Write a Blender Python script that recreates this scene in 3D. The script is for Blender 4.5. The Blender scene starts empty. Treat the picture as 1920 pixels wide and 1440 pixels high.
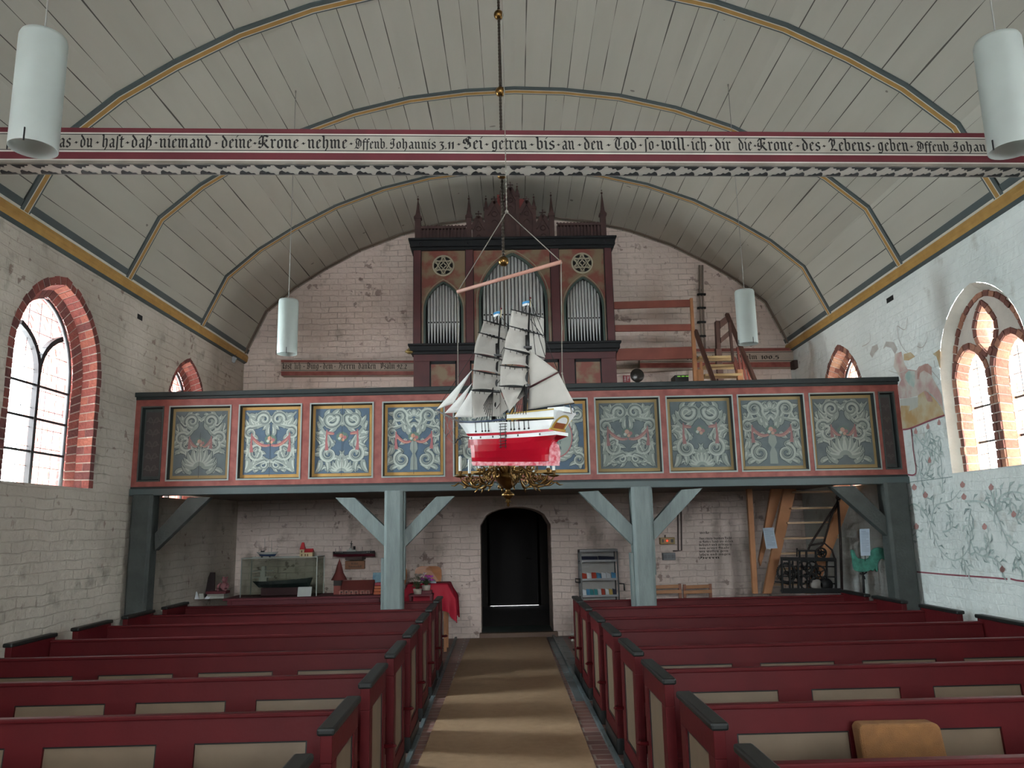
import bpy, bmesh, math, random
from math import sin, cos, pi, radians, sqrt
from mathutils import Vector as V3, Matrix

# ---------------------------------------------------------------- camera
sc = bpy.context.scene
CAMZ = 1.65; FPX = 1456.4
def _basis(yaw, pitch, roll):
    f = V3((sin(yaw)*cos(pitch), cos(yaw)*cos(pitch), sin(pitch))); r = V3((cos(yaw), -sin(yaw), 0)); u = r.cross(f)
    return r*cos(roll)+u*sin(roll), -r*sin(roll)+u*cos(roll), f
CR, CU, CF = _basis(0.0212, 0.1837, -0.0208)
cam = bpy.data.cameras.new('camera'); cam.sensor_width = 36; cam.lens = FPX/1920*36; cam.clip_start = .05; cam.clip_end = 200
cob = bpy.data.objects.new('camera', cam); sc.collection.objects.link(cob)
cob.matrix_world = Matrix(((CR.x, CU.x, -CF.x, 0), (CR.y, CU.y, -CF.y, 0), (CR.z, CU.z, -CF.z, CAMZ), (0, 0, 0, 1)))
sc.camera = cob
sc.view_settings.view_transform = 'Standard'; sc.view_settings.look = 'None'; sc.view_settings.gamma = 1
sc.view_settings.use_curve_mapping = False
sc.view_settings.exposure = 0.0

# ---------------------------------------------------------------- world and daylight
w = bpy.data.worlds.new('overcast_sky'); sc.world = w; w.use_nodes = True
bg = w.node_tree.nodes['Background']; bg.inputs[0].default_value = (.93, .97, 1, 1); bg.inputs[1].default_value = 27.0
def area(name, loc, to, sx, sy, power, col):
    l = bpy.data.lights.new(name, 'AREA'); l.shape = 'RECTANGLE'; l.size = sx; l.size_y = sy; l.energy = power; l.color = col
    o = bpy.data.objects.new(name, l); sc.collection.objects.link(o); o.location = loc
    o.rotation_euler = (V3(to)-V3(loc)).to_track_quat('-Z', 'Y').to_euler()
    return o
COOL = (.82, .95, 1); WARM = (1, .90, .84)
area('daylight_left_nave', (-6.0, 7.4, 3.7), (-4.2, 7.4, 3.1), 1.9, 2.6, 1250, COOL)
area('daylight_left_gallery', (-6.0, 10.4, 3.6), (-4.2, 10.4, 3.0), 1.7, 2.4, 620, WARM)
area('daylight_right_nave', (6.6, 7.2, 3.7), (4.8, 7.2, 3.1), 2.1, 2.6, 260, COOL)
area('daylight_right_gallery', (6.7, 10.55, 3.6), (4.8, 10.55, 3.0), 1.7, 2.4, 420, WARM)
area('daylight_left_choir', (-6.2, 1.6, 3.6), (-4.3, 1.6, 3.0), 2.2, 2.6, 60, COOL)
area('daylight_right_choir', (6.4, 1.6, 3.6), (4.5, 1.6, 3.0), 2.2, 2.6, 50, COOL)
area('daylight_east', (.3, -7.6, 3.6), (.3, -5.8, 3.2), 4.6, 2.8, 720, (.97, .98, 1)).data.spread = radians(100)

# ---------------------------------------------------------------- helpers
def ray(x, y): return CF + CR*((x-960)/FPX) - CU*((y-720)/FPX)
O3 = V3((0, 0, CAMZ))
def hit(x, y, p, n):
    d = ray(x, y); return O3 + d*(((V3(p)-O3).dot(n))/d.dot(n))
def Yp(x, y, Y): d = ray(x, y); return O3 + d*(Y/d.y)
def Zp(x, y, z): d = ray(x, y); return O3 + d*((z-CAMZ)/d.z)
def XL(y): return -4.19+.022*(y-8.8)
def XR(y): return 4.77+.03*(y-8.8)
def lin(c):
    if isinstance(c, str): c = [int(c[i:i+2], 16)/255 for i in (0, 2, 4)]
    return tuple(v/12.92 if v <= .04045 else ((v+.055)/1.055)**2.4 for v in c)+(1,)
ORG = {}
def put(o, parent, org):
    sc.collection.objects.link(o)
    if parent is not None: o.parent = parent; ORG[o.name] = ORG[parent.name]
    else: o.location = org; ORG[o.name] = V3(org)
    return o
def tag(o, label=None, cat=None, group=None, kind=None):
    for k, v in (('label', label), ('category', cat), ('group', group), ('kind', kind)):
        if v: o[k] = v
    return o
def thing(name, label, cat, loc=(0, 0, 0), group=None):
    o = bpy.data.objects.new(name, None); o.empty_display_size = .1
    put(o, None, loc); return tag(o, label, cat, group)
def frame(d):
    d = d.normalized(); a = V3((0, 0, 1)) if abs(d.z) < .95 else V3((1, 0, 0))
    s = d.cross(a).normalized(); return s, s.cross(d).normalized()
class MB:
    def __init__(s): s.v = []; s.f = []; s.m = []; s.s = []; s.uv = None
    def add(s, vs, fs, m=0, sm=False):
        b = len(s.v); s.v += [V3(p) for p in vs]
        for f in fs: s.f.append([b+i for i in f]); s.m.append(m); s.s.append(sm)
        return s
    def poly(s, pts, m=0): return s.add(pts, [list(range(len(pts)))], m)
    def hexa(s, p, m=0): return s.add(p, [(0, 3, 2, 1), (4, 5, 6, 7), (0, 1, 5, 4), (1, 2, 6, 5), (2, 3, 7, 6), (3, 0, 4, 7)], m)
    def box(s, x0, x1, y0, y1, z0, z1, m=0):
        return s.hexa([(x0, y0, z0), (x1, y0, z0), (x1, y1, z0), (x0, y1, z0), (x0, y0, z1), (x1, y0, z1), (x1, y1, z1), (x0, y1, z1)], m)
    def cbox(s, c, dx, dy, dz, m=0): return s.box(c[0]-dx/2, c[0]+dx/2, c[1]-dy/2, c[1]+dy/2, c[2]-dz/2, c[2]+dz/2, m)
    def bar(s, p, q, w, h, m=0, up=None):
        p = V3(p); q = V3(q); d = (q-p).normalized()
        if up is None: a, b = frame(d)
        else: a = d.cross(V3(up)).normalized(); b = a.cross(d).normalized()
        a = a*(w/2); b = b*(h/2)
        return s.hexa([p-a-b, p+a-b, p+a+b, p-a+b, q-a-b, q+a-b, q+a+b, q-a+b], m)
    def tube(s, pts, r, n=8, m=0, closed=False):
        pts = [V3(p) for p in pts]; k = len(pts); rr = r if isinstance(r, (list, tuple)) else [r]*k
        vs = []; a0 = None
        for i, p in enumerate(pts):
            if closed: d = pts[(i+1) % k]-pts[i-1]
            else: d = pts[min(i+1, k-1)]-pts[max(i-1, 0)]
            if d.length < 1e-9: d = V3((0, 0, 1))
            d.normalize()
            if a0 is None: a, _ = frame(d)
            else:
                a = a0-d*a0.dot(d)
                if a.length < 1e-6: a, _ = frame(d)
                a.normalize()
            a0 = a; b = d.cross(a)
            for j in range(n): t = 2*pi*j/n; vs.append(p+a*(rr[i]*cos(t))+b*(rr[i]*sin(t)))
        fs = []
        for i in range(k if closed else k-1):
            for j in range(n): i2 = (i+1) % k; fs.append((i*n+j, i*n+(j+1) % n, i2*n+(j+1) % n, i2*n+j))
        if not closed: fs += [tuple(range(n))[::-1], tuple((k-1)*n+j for j in range(n))]
        return s.add(vs, fs, m, True)
    def lathe(s, prof, c, n=24, m=0, ax=(0, 0, 1)):
        ax = V3(ax).normalized(); a, b = frame(ax); c = V3(c); vs = []
        for r, z in prof:
            for j in range(n): t = 2*pi*j/n; vs.append(c+ax*z+a*(r*cos(t))+b*(r*sin(t)))
        fs = [(i*n+j, i*n+(j+1) % n, (i+1)*n+(j+1) % n, (i+1)*n+j) for i in range(len(prof)-1) for j in range(n)]
        return s.add(vs, fs, m, True)
    def ball(s, c, r, n=16, m=0, sq=1):
        return s.lathe([(max(r*sin(pi*i/10), 1e-4), -r*sq*cos(pi*i/10)) for i in range(11)], c, n, m)
    def prism(s, pts, dv, m=0):
        pts = [V3(p) for p in pts]; dv = V3(dv); k = len(pts)
        fs = [list(range(k))[::-1], [k+i for i in range(k)]]+[(i, (i+1) % k, k+(i+1) % k, k+i) for i in range(k)]
        return s.add(pts+[p+dv for p in pts], fs, m)
    def build(s, name, mats, parent=None, label=None, cat=None, group=None, kind=None, bevel=0, fix=True):
        me = bpy.data.meshes.new(name)
        if parent is not None: org = ORG[parent.name]
        else:
            xs = [p.x for p in s.v]; ys = [p.y for p in s.v]; zs = [p.z for p in s.v]
            org = V3(((min(xs)+max(xs))/2, (min(ys)+max(ys))/2, min(zs)))
        me.from_pydata([tuple(p-org) for p in s.v], [], s.f)
        for mt in (mats if isinstance(mats, (list, tuple)) else [mats]): me.materials.append(mt)
        for p, m, sm in zip(me.polygons, s.m, s.s): p.material_index = m; p.use_smooth = sm
        if s.uv:
            ul = me.uv_layers.new(name='uv'); i = 0
            for f in s.f:
                for vi in f: ul.data[i].uv = s.uv[vi]; i += 1
        if fix and len(s.f) > 1:
            bm = bmesh.new(); bm.from_mesh(me); bmesh.ops.recalc_face_normals(bm, faces=bm.faces); bm.to_mesh(me); bm.free()
        me.update()
        o = bpy.data.objects.new(name, me); put(o, parent, org)
        if bevel:
            b = o.modifiers.new('bevel', 'BEVEL'); b.width = bevel; b.segments = 2; b.limit_method = 'ANGLE'
        return tag(o, label, cat, group, kind)
def copy_tree(o, parent=None):
    c = o.copy(); sc.collection.objects.link(c); c.parent = parent
    for ch in list(o.children): copy_tree(ch, c)
    return c
def ST(n, mb, mats, name=None, **k): return mb.build(n, mats, kind='structure', **k)

# ---------------------------------------------------------------- materials
MC = {}
def mat(name, col, rough=.6, metal=0, col2=None, nscale=6, amt=.5, bump=0, bscale=40, spec=.5, stretch=None, coat=0, emit=0):
    if name in MC: return MC[name]
    m = bpy.data.materials.new(name); MC[name] = m; m.use_nodes = True; nt = m.node_tree; N = nt.nodes; Lk = nt.links
    b = N['Principled BSDF']; b.inputs['Base Color'].default_value = lin(col); b.inputs['Roughness'].default_value = rough
    b.inputs['Metallic'].default_value = metal; b.inputs['Specular IOR Level'].default_value = spec; b.inputs['Coat Weight'].default_value = coat
    if emit: b.inputs['Emission Color'].default_value = lin(col); b.inputs['Emission Strength'].default_value = emit
    tc = N.new('ShaderNodeTexCoord'); mp = N.new('ShaderNodeMapping'); Lk.new(tc.outputs['Object'], mp.inputs[0])
    if stretch: mp.inputs['Scale'].default_value = stretch
    nz = N.new('ShaderNodeTexNoise'); nz.inputs['Scale'].default_value = nscale; nz.inputs['Detail'].default_value = 6; Lk.new(mp.outputs[0], nz.inputs['Vector'])
    rp = N.new('ShaderNodeValToRGB'); rp.color_ramp.elements[0].position = .5-amt/2; rp.color_ramp.elements[1].position = .5+amt/2
    c1 = lin(col); c2 = lin(col2) if col2 else tuple(v*.82 for v in c1[:3])+(1,)
    rp.color_ramp.elements[0].color = c2; rp.color_ramp.elements[1].color = c1
    Lk.new(nz.outputs[0], rp.inputs[0]); Lk.new(rp.outputs[0], b.inputs['Base Color'])
    if bump:
        n2 = N.new('ShaderNodeTexNoise'); n2.inputs['Scale'].default_value = bscale; n2.inputs['Detail'].default_value = 8; Lk.new(mp.outputs[0], n2.inputs['Vector'])
        bp = N.new('ShaderNodeBump'); bp.inputs['Strength'].default_value = bump; bp.inputs['Distance'].default_value = .02
        Lk.new(n2.outputs[0], bp.inputs['Height']); Lk.new(bp.outputs[0], b.inputs['Normal'])
    return m
def wallmat(name, col, col2, stain, axis, redness=.62, course=.17):
    m = bpy.data.materials.new(name); m.use_nodes = True; nt = m.node_tree; N = nt.nodes; Lk = nt.links; b = N['Principled BSDF']
    b.inputs['Roughness'].default_value = .93; b.inputs['Specular IOR Level'].default_value = .2
    g = N.new('ShaderNodeNewGeometry'); sp = N.new('ShaderNodeSeparateXYZ'); Lk.new(g.outputs['Position'], sp.inputs[0])
    cb = N.new('ShaderNodeCombineXYZ'); Lk.new(sp.outputs[axis], cb.inputs[0]); Lk.new(sp.outputs[2], cb.inputs[1])
    def noise(sc_, det=6, vec=None):
        n = N.new('ShaderNodeTexNoise'); n.inputs['Scale'].default_value = sc_; n.inputs['Detail'].default_value = det
        Lk.new(vec or g.outputs['Position'], n.inputs['Vector']); return n.outputs[0]
    def ramp(inp, a, b2, ca=(0, 0, 0, 1), cb2=(1, 1, 1, 1)):
        r = N.new('ShaderNodeValToRGB'); r.color_ramp.elements[0].position = a; r.color_ramp.elements[1].position = b2
        r.color_ramp.elements[0].color = ca; r.color_ramp.elements[1].color = cb2; Lk.new(inp, r.inputs[0]); return r.outputs[0]
    def mix(f, a, b2):
        x = N.new('ShaderNodeMix'); x.data_type = 'RGBA'; Lk.new(f, x.inputs[0]) if hasattr(f, 'links') else None
        for s_, v in ((6, a), (7, b2)):
            if hasattr(v, 'links'): Lk.new(v, x.inputs[s_])
            else: x.inputs[s_].default_value = v
        return x.outputs[2]
    # slightly wavering courses of whitewashed brick
    wob = N.new('ShaderNodeMix'); wob.data_type = 'VECTOR'; wob.inputs[0].default_value = .055
    nv = N.new('ShaderNodeTexNoise'); nv.inputs['Scale'].default_value = 2.5; Lk.new(g.outputs['Position'], nv.inputs['Vector'])
    Lk.new(cb.outputs[0], wob.inputs[4]); Lk.new(nv.outputs[1], wob.inputs[5])
    br = N.new('ShaderNodeTexBrick'); br.inputs['Scale'].default_value = 1; br.inputs['Brick Width'].default_value = .27; br.inputs['Row Height'].default_value = .092
    br.inputs['Mortar Size'].default_value = .006; br.inputs['Mortar Smooth'].default_value = .6
    br.inputs['Color1'].default_value = (1, 1, 1, 1); br.inputs['Color2'].default_value = (.6, .6, .6, 1); br.inputs['Mortar'].default_value = (0, 0, 0, 1)
    Lk.new(wob.outputs[1], br.inputs['Vector'])
    base = mix(ramp(noise(1.1, 5), .35, .65), lin(col), lin(col2))
    base = mix(ramp(noise(3.7, 8), .60, .74), base, lin(stain))
    crack = N.new('ShaderNodeMath'); crack.operation = 'MULTIPLY'; Lk.new(br.outputs['Fac'], crack.inputs[0]); Lk.new(ramp(noise(2.1, 5), .5, .62), crack.inputs[1])
    k2 = N.new('ShaderNodeMath'); k2.operation = 'MULTIPLY'; k2.inputs[1].default_value = course; Lk.new(crack.outputs[0], k2.inputs[0])
    base = mix(k2.outputs[0], base, lin('4a423c'))
    chips = N.new('ShaderNodeMath'); chips.operation = 'MULTIPLY'; Lk.new(ramp(noise(9, 3), redness, redness+.04), chips.inputs[0]); Lk.new(ramp(noise(1.7, 2), .5, .58), chips.inputs[1])
    c9_ = N.new('ShaderNodeMath'); c9_.operation = 'MULTIPLY'; c9_.inputs[1].default_value = .6; Lk.new(chips.outputs[0], c9_.inputs[0]); base = mix(c9_.outputs[0], base, lin('6a5048'))
    Lk.new(base, b.inputs['Base Color'])
    h = N.new('ShaderNodeMath'); h.operation = 'MULTIPLY_ADD'; Lk.new(noise(14, 8), h.inputs[0]); h.inputs[1].default_value = .9
    h2 = N.new('ShaderNodeMath'); h2.operation = 'MULTIPLY'; h2.inputs[1].default_value = -1.6*course; Lk.new(br.outputs['Fac'], h2.inputs[0]); Lk.new(h2.outputs[0], h.inputs[2])
    h3 = N.new('ShaderNodeMath'); h3.operation = 'MULTIPLY_ADD'; h3.inputs[1].default_value = 1.4; Lk.new(noise(3.2, 3), h3.inputs[0]); Lk.new(h.outputs[0], h3.inputs[2])
    bp = N.new('ShaderNodeBump'); bp.inputs['Strength'].default_value = .7; bp.inputs['Distance'].default_value = .035
    Lk.new(h3.outputs[0], bp.inputs['Height']); Lk.new(bp.outputs[0], b.inputs['Normal'])
    return m
def plankmat():
    m = bpy.data.materials.new('whitewashed_boards'); m.use_nodes = True; nt = m.node_tree; N = nt.nodes; Lk = nt.links; b = N['Principled BSDF']
    b.inputs['Roughness'].default_value = .8; b.inputs['Specular IOR Level'].default_value = .25
    uv = N.new('ShaderNodeUVMap'); sp = N.new('ShaderNodeSeparateXYZ'); Lk.new(uv.outputs[0], sp.inputs[0])
    def M(op, a, b2=None, c=None):
        x = N.new('ShaderNodeMath'); x.operation = op
        for i, v in enumerate((a, b2, c)):
            if v is None: continue
            if hasattr(v, 'links'): Lk.new(v, x.inputs[i])
            else: x.inputs[i].default_value = v
        return x.outputs[0]
    bay = M('FLOOR', M('DIVIDE', M('SUBTRACT', sp.outputs[1], 6.63), 1.96))
    u = M('ADD', sp.outputs[0], M('MULTIPLY', M('SINE', M('MULTIPLY', bay, 2.3)), .035))
    u = M('ADD', u, M('MULTIPLY', M('SINE', M('MULTIPLY', u, 5.1)), .05))
    q = M('DIVIDE', u, .235); fr = M('FRACT', q); idx = M('FLOOR', q)
    cb = N.new('ShaderNodeCombineXYZ'); Lk.new(idx, cb.inputs[0]); Lk.new(M('ADD', M('MULTIPLY', sp.outputs[1], .8), M('MULTIPLY', bay, 3.1)), cb.inputs[1])
    nz = N.new('ShaderNodeTexNoise'); nz.inputs['Scale'].default_value = 1.3; nz.inputs['Detail'].default_value = 2; Lk.new(cb.outputs[0], nz.inputs['Vector'])
    wd = M('MULTIPLY', M('MAXIMUM', M('SUBTRACT', nz.outputs[0], .31), 0), .075)
    line = M('LESS_THAN', M('ABSOLUTE', M('SUBTRACT', fr, .5)), wd)
    wn = N.new('ShaderNodeTexWhiteNoise'); wn.noise_dimensions = '2D'; cb2 = N.new('ShaderNodeCombineXYZ'); Lk.new(M('FLOOR', M('ADD', q, .5)), cb2.inputs[0]); Lk.new(bay, cb2.inputs[1]); Lk.new(cb2.outputs[0], wn.inputs['Vector'])
    g = N.new('ShaderNodeNewGeometry'); mp = N.new('ShaderNodeMapping'); mp.inputs['Scale'].default_value = (3, .5, 3); Lk.new(g.outputs['Position'], mp.inputs[0])
    n2 = N.new('ShaderNodeTexNoise'); n2.inputs['Scale'].default_value = 1.6; n2.inputs['Detail'].default_value = 6; Lk.new(mp.outputs[0], n2.inputs['Vector'])
    n3 = N.new('ShaderNodeTexNoise'); n3.inputs['Scale'].default_value = 7; n3.inputs['Detail'].default_value = 1; Lk.new(g.outputs['Position'], n3.inputs['Vector'])
    knots = M('MULTIPLY', M('GREATER_THAN', n3.outputs[0], .795), .55)
    val = M('ADD', M('MULTIPLY', wn.outputs[0], .10), M('MULTIPLY', n2.outputs[0], .24))
    x = N.new('ShaderNodeMix'); x.data_type = 'RGBA'; Lk.new(val, x.inputs[0]); x.inputs[6].default_value = lin('b4b1a6'); x.inputs[7].default_value = lin('6c685d')
    y = N.new('ShaderNodeMix'); y.data_type = 'RGBA'; Lk.new(M('MAXIMUM', M('MULTIPLY', line, .85), knots), y.inputs[0]); Lk.new(x.outputs[2], y.inputs[6]); y.inputs[7].default_value = lin('2e2b28')
    Lk.new(y.outputs[2], b.inputs['Base Color'])
    bp = N.new('ShaderNodeBump'); bp.inputs['Strength'].default_value = .6; bp.inputs['Distance'].default_value = .01
    Lk.new(M('SUBTRACT', M('ADD', M('MULTIPLY', wn.outputs[0], .3), M('MULTIPLY', n2.outputs[0], .3)), line), bp.inputs['Height']); Lk.new(bp.outputs[0], b.inputs['Normal'])
    return m
def floormat():
    m = bpy.data.materials.new('brick_paving'); m.use_nodes = True; nt = m.node_tree; N = nt.nodes; Lk = nt.links; b = N['Principled BSDF']
    b.inputs['Roughness'].default_value = .45
    g = N.new('ShaderNodeNewGeometry'); sp = N.new('ShaderNodeSeparateXYZ'); Lk.new(g.outputs['Position'], sp.inputs[0])
    cb = N.new('ShaderNodeCombineXYZ'); Lk.new(sp.outputs[0], cb.inputs[0]); Lk.new(sp.outputs[1], cb.inputs[1])
    br = N.new('ShaderNodeTexBrick'); br.inputs['Scale'].default_value = 1; br.inputs['Brick Width'].default_value = .27; br.inputs['Row Height'].default_value = .13
    br.inputs['Mortar Size'].default_value = .009; br.inputs['Color1'].default_value = lin('8f675e'); br.inputs['Color2'].default_value = lin('6e4e4a'); br.inputs['Mortar'].default_value = lin('a39a90')
    Lk.new(cb.outputs[0], br.inputs['Vector'])
    n = N.new('ShaderNodeTexNoise'); n.inputs['Scale'].default_value = 5; n.inputs['Detail'].default_value = 6; Lk.new(g.outputs['Position'], n.inputs['Vector'])
    x = N.new('ShaderNodeMix'); x.data_type = 'RGBA'; x.blend_type = 'MULTIPLY'; x.inputs[0].default_value = .4; Lk.new(br.outputs[0], x.inputs[6]); Lk.new(n.outputs[0], x.inputs[7])
    Lk.new(x.outputs[2], b.inputs['Base Color'])
    bp = N.new('ShaderNodeBump'); bp.inputs['Strength'].default_value = .4; bp.inputs['Distance'].default_value = .01; bp.invert = True
    Lk.new(br.outputs['Fac'], bp.inputs['Height']); Lk.new(bp.outputs[0], b.inputs['Normal'])
    return m
def glassmat():
    m = bpy.data.materials.new('old_window_glass'); m.use_nodes = True; nt = m.node_tree; N = nt.nodes; Lk = nt.links
    tr = N.new('ShaderNodeBsdfTransparent'); tr.inputs[0].default_value = (.9, .94, .94, 1); gl = N.new('ShaderNodeBsdfGlossy'); gl.inputs['Roughness'].default_value = .05
    mx = N.new('ShaderNodeMixShader'); mx.inputs[0].default_value = .06; Lk.new(tr.outputs[0], mx.inputs[1]); Lk.new(gl.outputs[0], mx.inputs[2]); Lk.new(mx.outputs[0], N['Material Output'].inputs[0])
    return m
GLASS = glassmat()
BRK2 = [mat('brick_tan', 'a87660', .9, col2='8a5c4c', nscale=30, bump=.3), mat('brick_buff', 'b48a6c', .9, col2='96705a', nscale=30, bump=.3), mat('brick_umber', '7d4e42', .9, col2='63403a', nscale=30, bump=.3), mat('lime_mortar_pale', 'c4bab0', .95, bump=.4)]
WOODW = mat('white_paint', 'cfcac0', .7); OCHRE = mat('ochre_paint', 'ad8648', .7, col2='9a743a', nscale=9); SLATE = mat('slate_blue_paint', '4c5657', .7)
BLACK = mat('black_paint', '16181a', .4); IRON = mat('wrought_iron', '1c1b1b', .55, .6); MAROON = mat('maroon_paint', '66202a', .65, col2='571b24')
BRK = [mat('brick_red', '8c4a42', .9, col2='6f3a34', nscale=30, bump=.3), mat('brick_rose', 'a3604f', .9, col2='824a3e', nscale=30, bump=.3), mat('brick_brown', '6f3d38', .9, col2='553030', nscale=30, bump=.3), mat('lime_mortar', 'b8aca0', .95, bump=.4)]
# ---------------------------------------------------------------- the room shell
Y0, Y1 = -6.0, 12.5
PROF = [(-1, 0), (-.92, .78), (-.82, 1.18), (-.71, 1.5), (-.58, 1.82), (-.43, 2.08), (-.28, 2.25), (-.13, 2.335), (0, 2.36)]
PROF = PROF+[(-t, r) for t, r in PROF[-2::-1]]
def vault(t, r, y, off=0):
    a, b = XL(y), XR(y); return V3(((a+b)/2+(b-a)/2*t, y, 4.46+.015*(t+1)+r-off))
def vault_pts(y, off=0, sub=1):
    """profile at y, moved inwards by off"""
    P = [vault(t, r, y) for t, r in PROF]; out = []
    for i, p in enumerate(P):
        d = (P[min(i+1, len(P)-1)]-P[max(i-1, 0)]).normalized(); n = V3((d.z, 0, -d.x)); out.append(p+n*off)
    return out
mb = MB(); ys = [Y0, 0, 4, Y1]; uv = []
rows = [vault_pts(y) for y in ys]
for y, P in zip(ys, rows):
    L = 0
    for i, p in enumerate(P):
        if i: L += (P[i]-P[i-1]).length
        mb.v.append(p); uv.append((L, y))
k = len(PROF)
for j in range(len(ys)-1):
    for i in range(k-1): mb.f.append([j*k+i, j*k+i+1, (j+1)*k+i+1, (j+1)*k+i]); mb.m.append(0); mb.s.append(False)
mb.uv = uv; ST('ceiling', mb, plankmat(), fix=False)
# painted ribs across the vault
RIBS = [-3.3, -1.3, .7, 2.7, 4.68, 6.63, 8.53, 10.63, 12.42]
bands = [(0, .046, 1), (.046, .058, 0), (.058, .112, 2), (.112, .122, 0), (.122, .14, 1)]
for i, y in enumerate(RIBS):
    if i == 8: bands_ = [(0, .06, 3)]
    else: bands_ = bands
    mb = MB(); off = .018
    for a, b, m in bands_:
        A = vault_pts(y+a-.07, off); B = vault_pts(y+b-.07, off)
        for q in range(k-1): mb.poly([A[q], A[q+1], B[q+1], B[q]], m)
    for yy in (y-.07, y-.07+bands_[-1][1]):
        A = vault_pts(yy, off); B = vault_pts(yy, -.002)
        for q in range(k-1): mb.poly([A[q], A[q+1], B[q+1], B[q]], 1 if i < 8 else 3)
    ST('trim_%d' % (i+1), mb, [WOODW, SLATE, OCHRE, mat('bare_batten', '6e6258', .8)], fix=False)
# cornices along both side walls
for s_, nm in ((-1, 'trim_left'), (1, 'trim_right')):
    mb = MB(); X = XL if s_ < 0 else XR; zt = 4.46 if s_ < 0 else 4.49
    cs = [(.082, .15), (.056, .085), (.05, .07), (.058, .055), (.066, .02), (.056, -.005), (.058, -.02), (.045, -.055), (.012, -.075), (0, -.078)]
    for i in range(len(cs)-1):
        for ya, yb in ((Y0, Y1),):
            a = cs[i]; b = cs[i+1]; m = [1, 0, 0, 2, 2, 2, 2, 1, 1][i]
            mb.poly([(X(ya)-s_*a[0], ya, zt+a[1]), (X(yb)-s_*a[0], yb, zt+a[1]), (X(yb)-s_*b[0], yb, zt+b[1]), (X(ya)-s_*b[0], ya, zt+b[1])], m)
    ST(nm, mb, [WOODW, SLATE, OCHRE], fix=False)
def gothic(y0, y1, zs, zsp, za, n=9, close=True):
    """pointed outline in (y,z): from near foot up, over and down; counted the same for every window"""
    c = (y0+y1)/2; h = (y1-y0)/2; H = za-zsp; R = (h*h+H*H)/(2*h); ang = math.asin(min(1, H/R))
    pts = [(y0, zs+(zsp-zs)*i/6) for i in range(6)]
    for i in range(n): a = ang*i/n; pts.append((y0+R-R*cos(a), zsp+R*sin(a)))
    left = list(pts); return left+[(c, za)]+[(y0+y1-p[0], p[1]) for p in left[::-1]]
def resample(P, n):
    L = [0]
    for i in range(1, len(P)): L.append(L[-1]+math.hypot(P[i][0]-P[i-1][0], P[i][1]-P[i-1][1]))
    out = []; j = 0
    for i in range(n+1):
        s_ = L[-1]*i/n
        while j < len(L)-2 and L[j+1] < s_: j += 1
        t = (s_-L[j])/max(1e-9, L[j+1]-L[j]); out.append((P[j][0]+(P[j+1][0]-P[j][0])*t, P[j][1]+(P[j+1][1]-P[j][1])*t))
    return out
def fillholes(outer, holes, to3, mb, m=0):
    bm = bmesh.new(); loops = [outer]+holes
    for lp in loops:
        vs = [bm.verts.new((a, b, 0)) for a, b in lp]
        for i in range(len(vs)): bm.edges.new((vs[i], vs[(i+1) % len(vs)]))
    bmesh.ops.triangle_fill(bm, use_beauty=True, use_dissolve=False, edges=bm.edges[:])
    bm.verts.index_update(); base = len(mb.v)
    for v in bm.verts: mb.v.append(to3(v.co.x, v.co.y))
    for f in bm.faces: mb.f.append([base+v.index for v in f.verts]); mb.m.append(m); mb.s.append(False)
    bm.free()
WIN = dict(l1=(6.73, 8.12, 2.14, 3.28, 4.10), l2=(9.82, 10.98, 2.12, 3.22, 3.97), r1=(6.60, 8.06, 2.12, 3.12, 3.95), r2=(9.95, 11.2, 2.12, 3.2, 4.02),
           l3=(.7, 2.4, 2.1, 3.2, 4.1), r3=(.7, 2.4, 2.1, 3.2, 4.1))
def side(s_, y, z, d=0): X = XL if s_ < 0 else XR; return V3((X(y)+s_*d, y, z))
WL = wallmat('limewashed_brick_left', 'bdb4a8', 'a69d92', '918a7e', 1)
WR = wallmat('limewashed_plaster_right', 'dadedb', 'cdd2cf', 'b5b6b0', 1, .72, .05)
WB = wallmat('limewashed_brick_back', 'dccbc2', 'c8b9b0', 'b0a298', 0, .60, .3)
for s_, keys, nm, m in ((-1, ('l1', 'l2', 'l3'), 'wall_left', WL), (1, ('r1', 'r2', 'r3'), 'wall_right', WR)):
    mb = MB(); fillholes([(Y0, -.05), (Y1, -.05), (Y1, 4.5), (Y0, 4.5)], [gothic(*WIN[q]) for q in keys], lambda y, z: side(s_, y, z), mb)
    ST(nm, mb, m)
# back wall with the tower door
zt = lambda p: (p.x, p.z)
DX0, DX1 = -.285, .83
arc = [(DX0+(DX1-DX0)*i/12, 1.70+.29*sqrt(max(0, 1-((i/6-1))**2))) for i in range(13)]
door = [(DX0, .03)]+arc+[(DX1, .03)]
outer = [(XL(Y1), -.05)]+[zt(p) for p in vault_pts(Y1, 0)]+[(XR(Y1), -.05)]
mb = MB(); fillholes(outer, [door], lambda x, z: V3((x, Y1, z)), mb)
P = [V3((x, Y1, z)) for x, z in door]
for i in range(len(P)): a = P[i]; b = P[(i+1) % len(P)]; mb.poly([a, b, b+V3((0, .9, 0)), a+V3((0, .9, 0))])
ST('wall_back', mb, WB)
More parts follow.
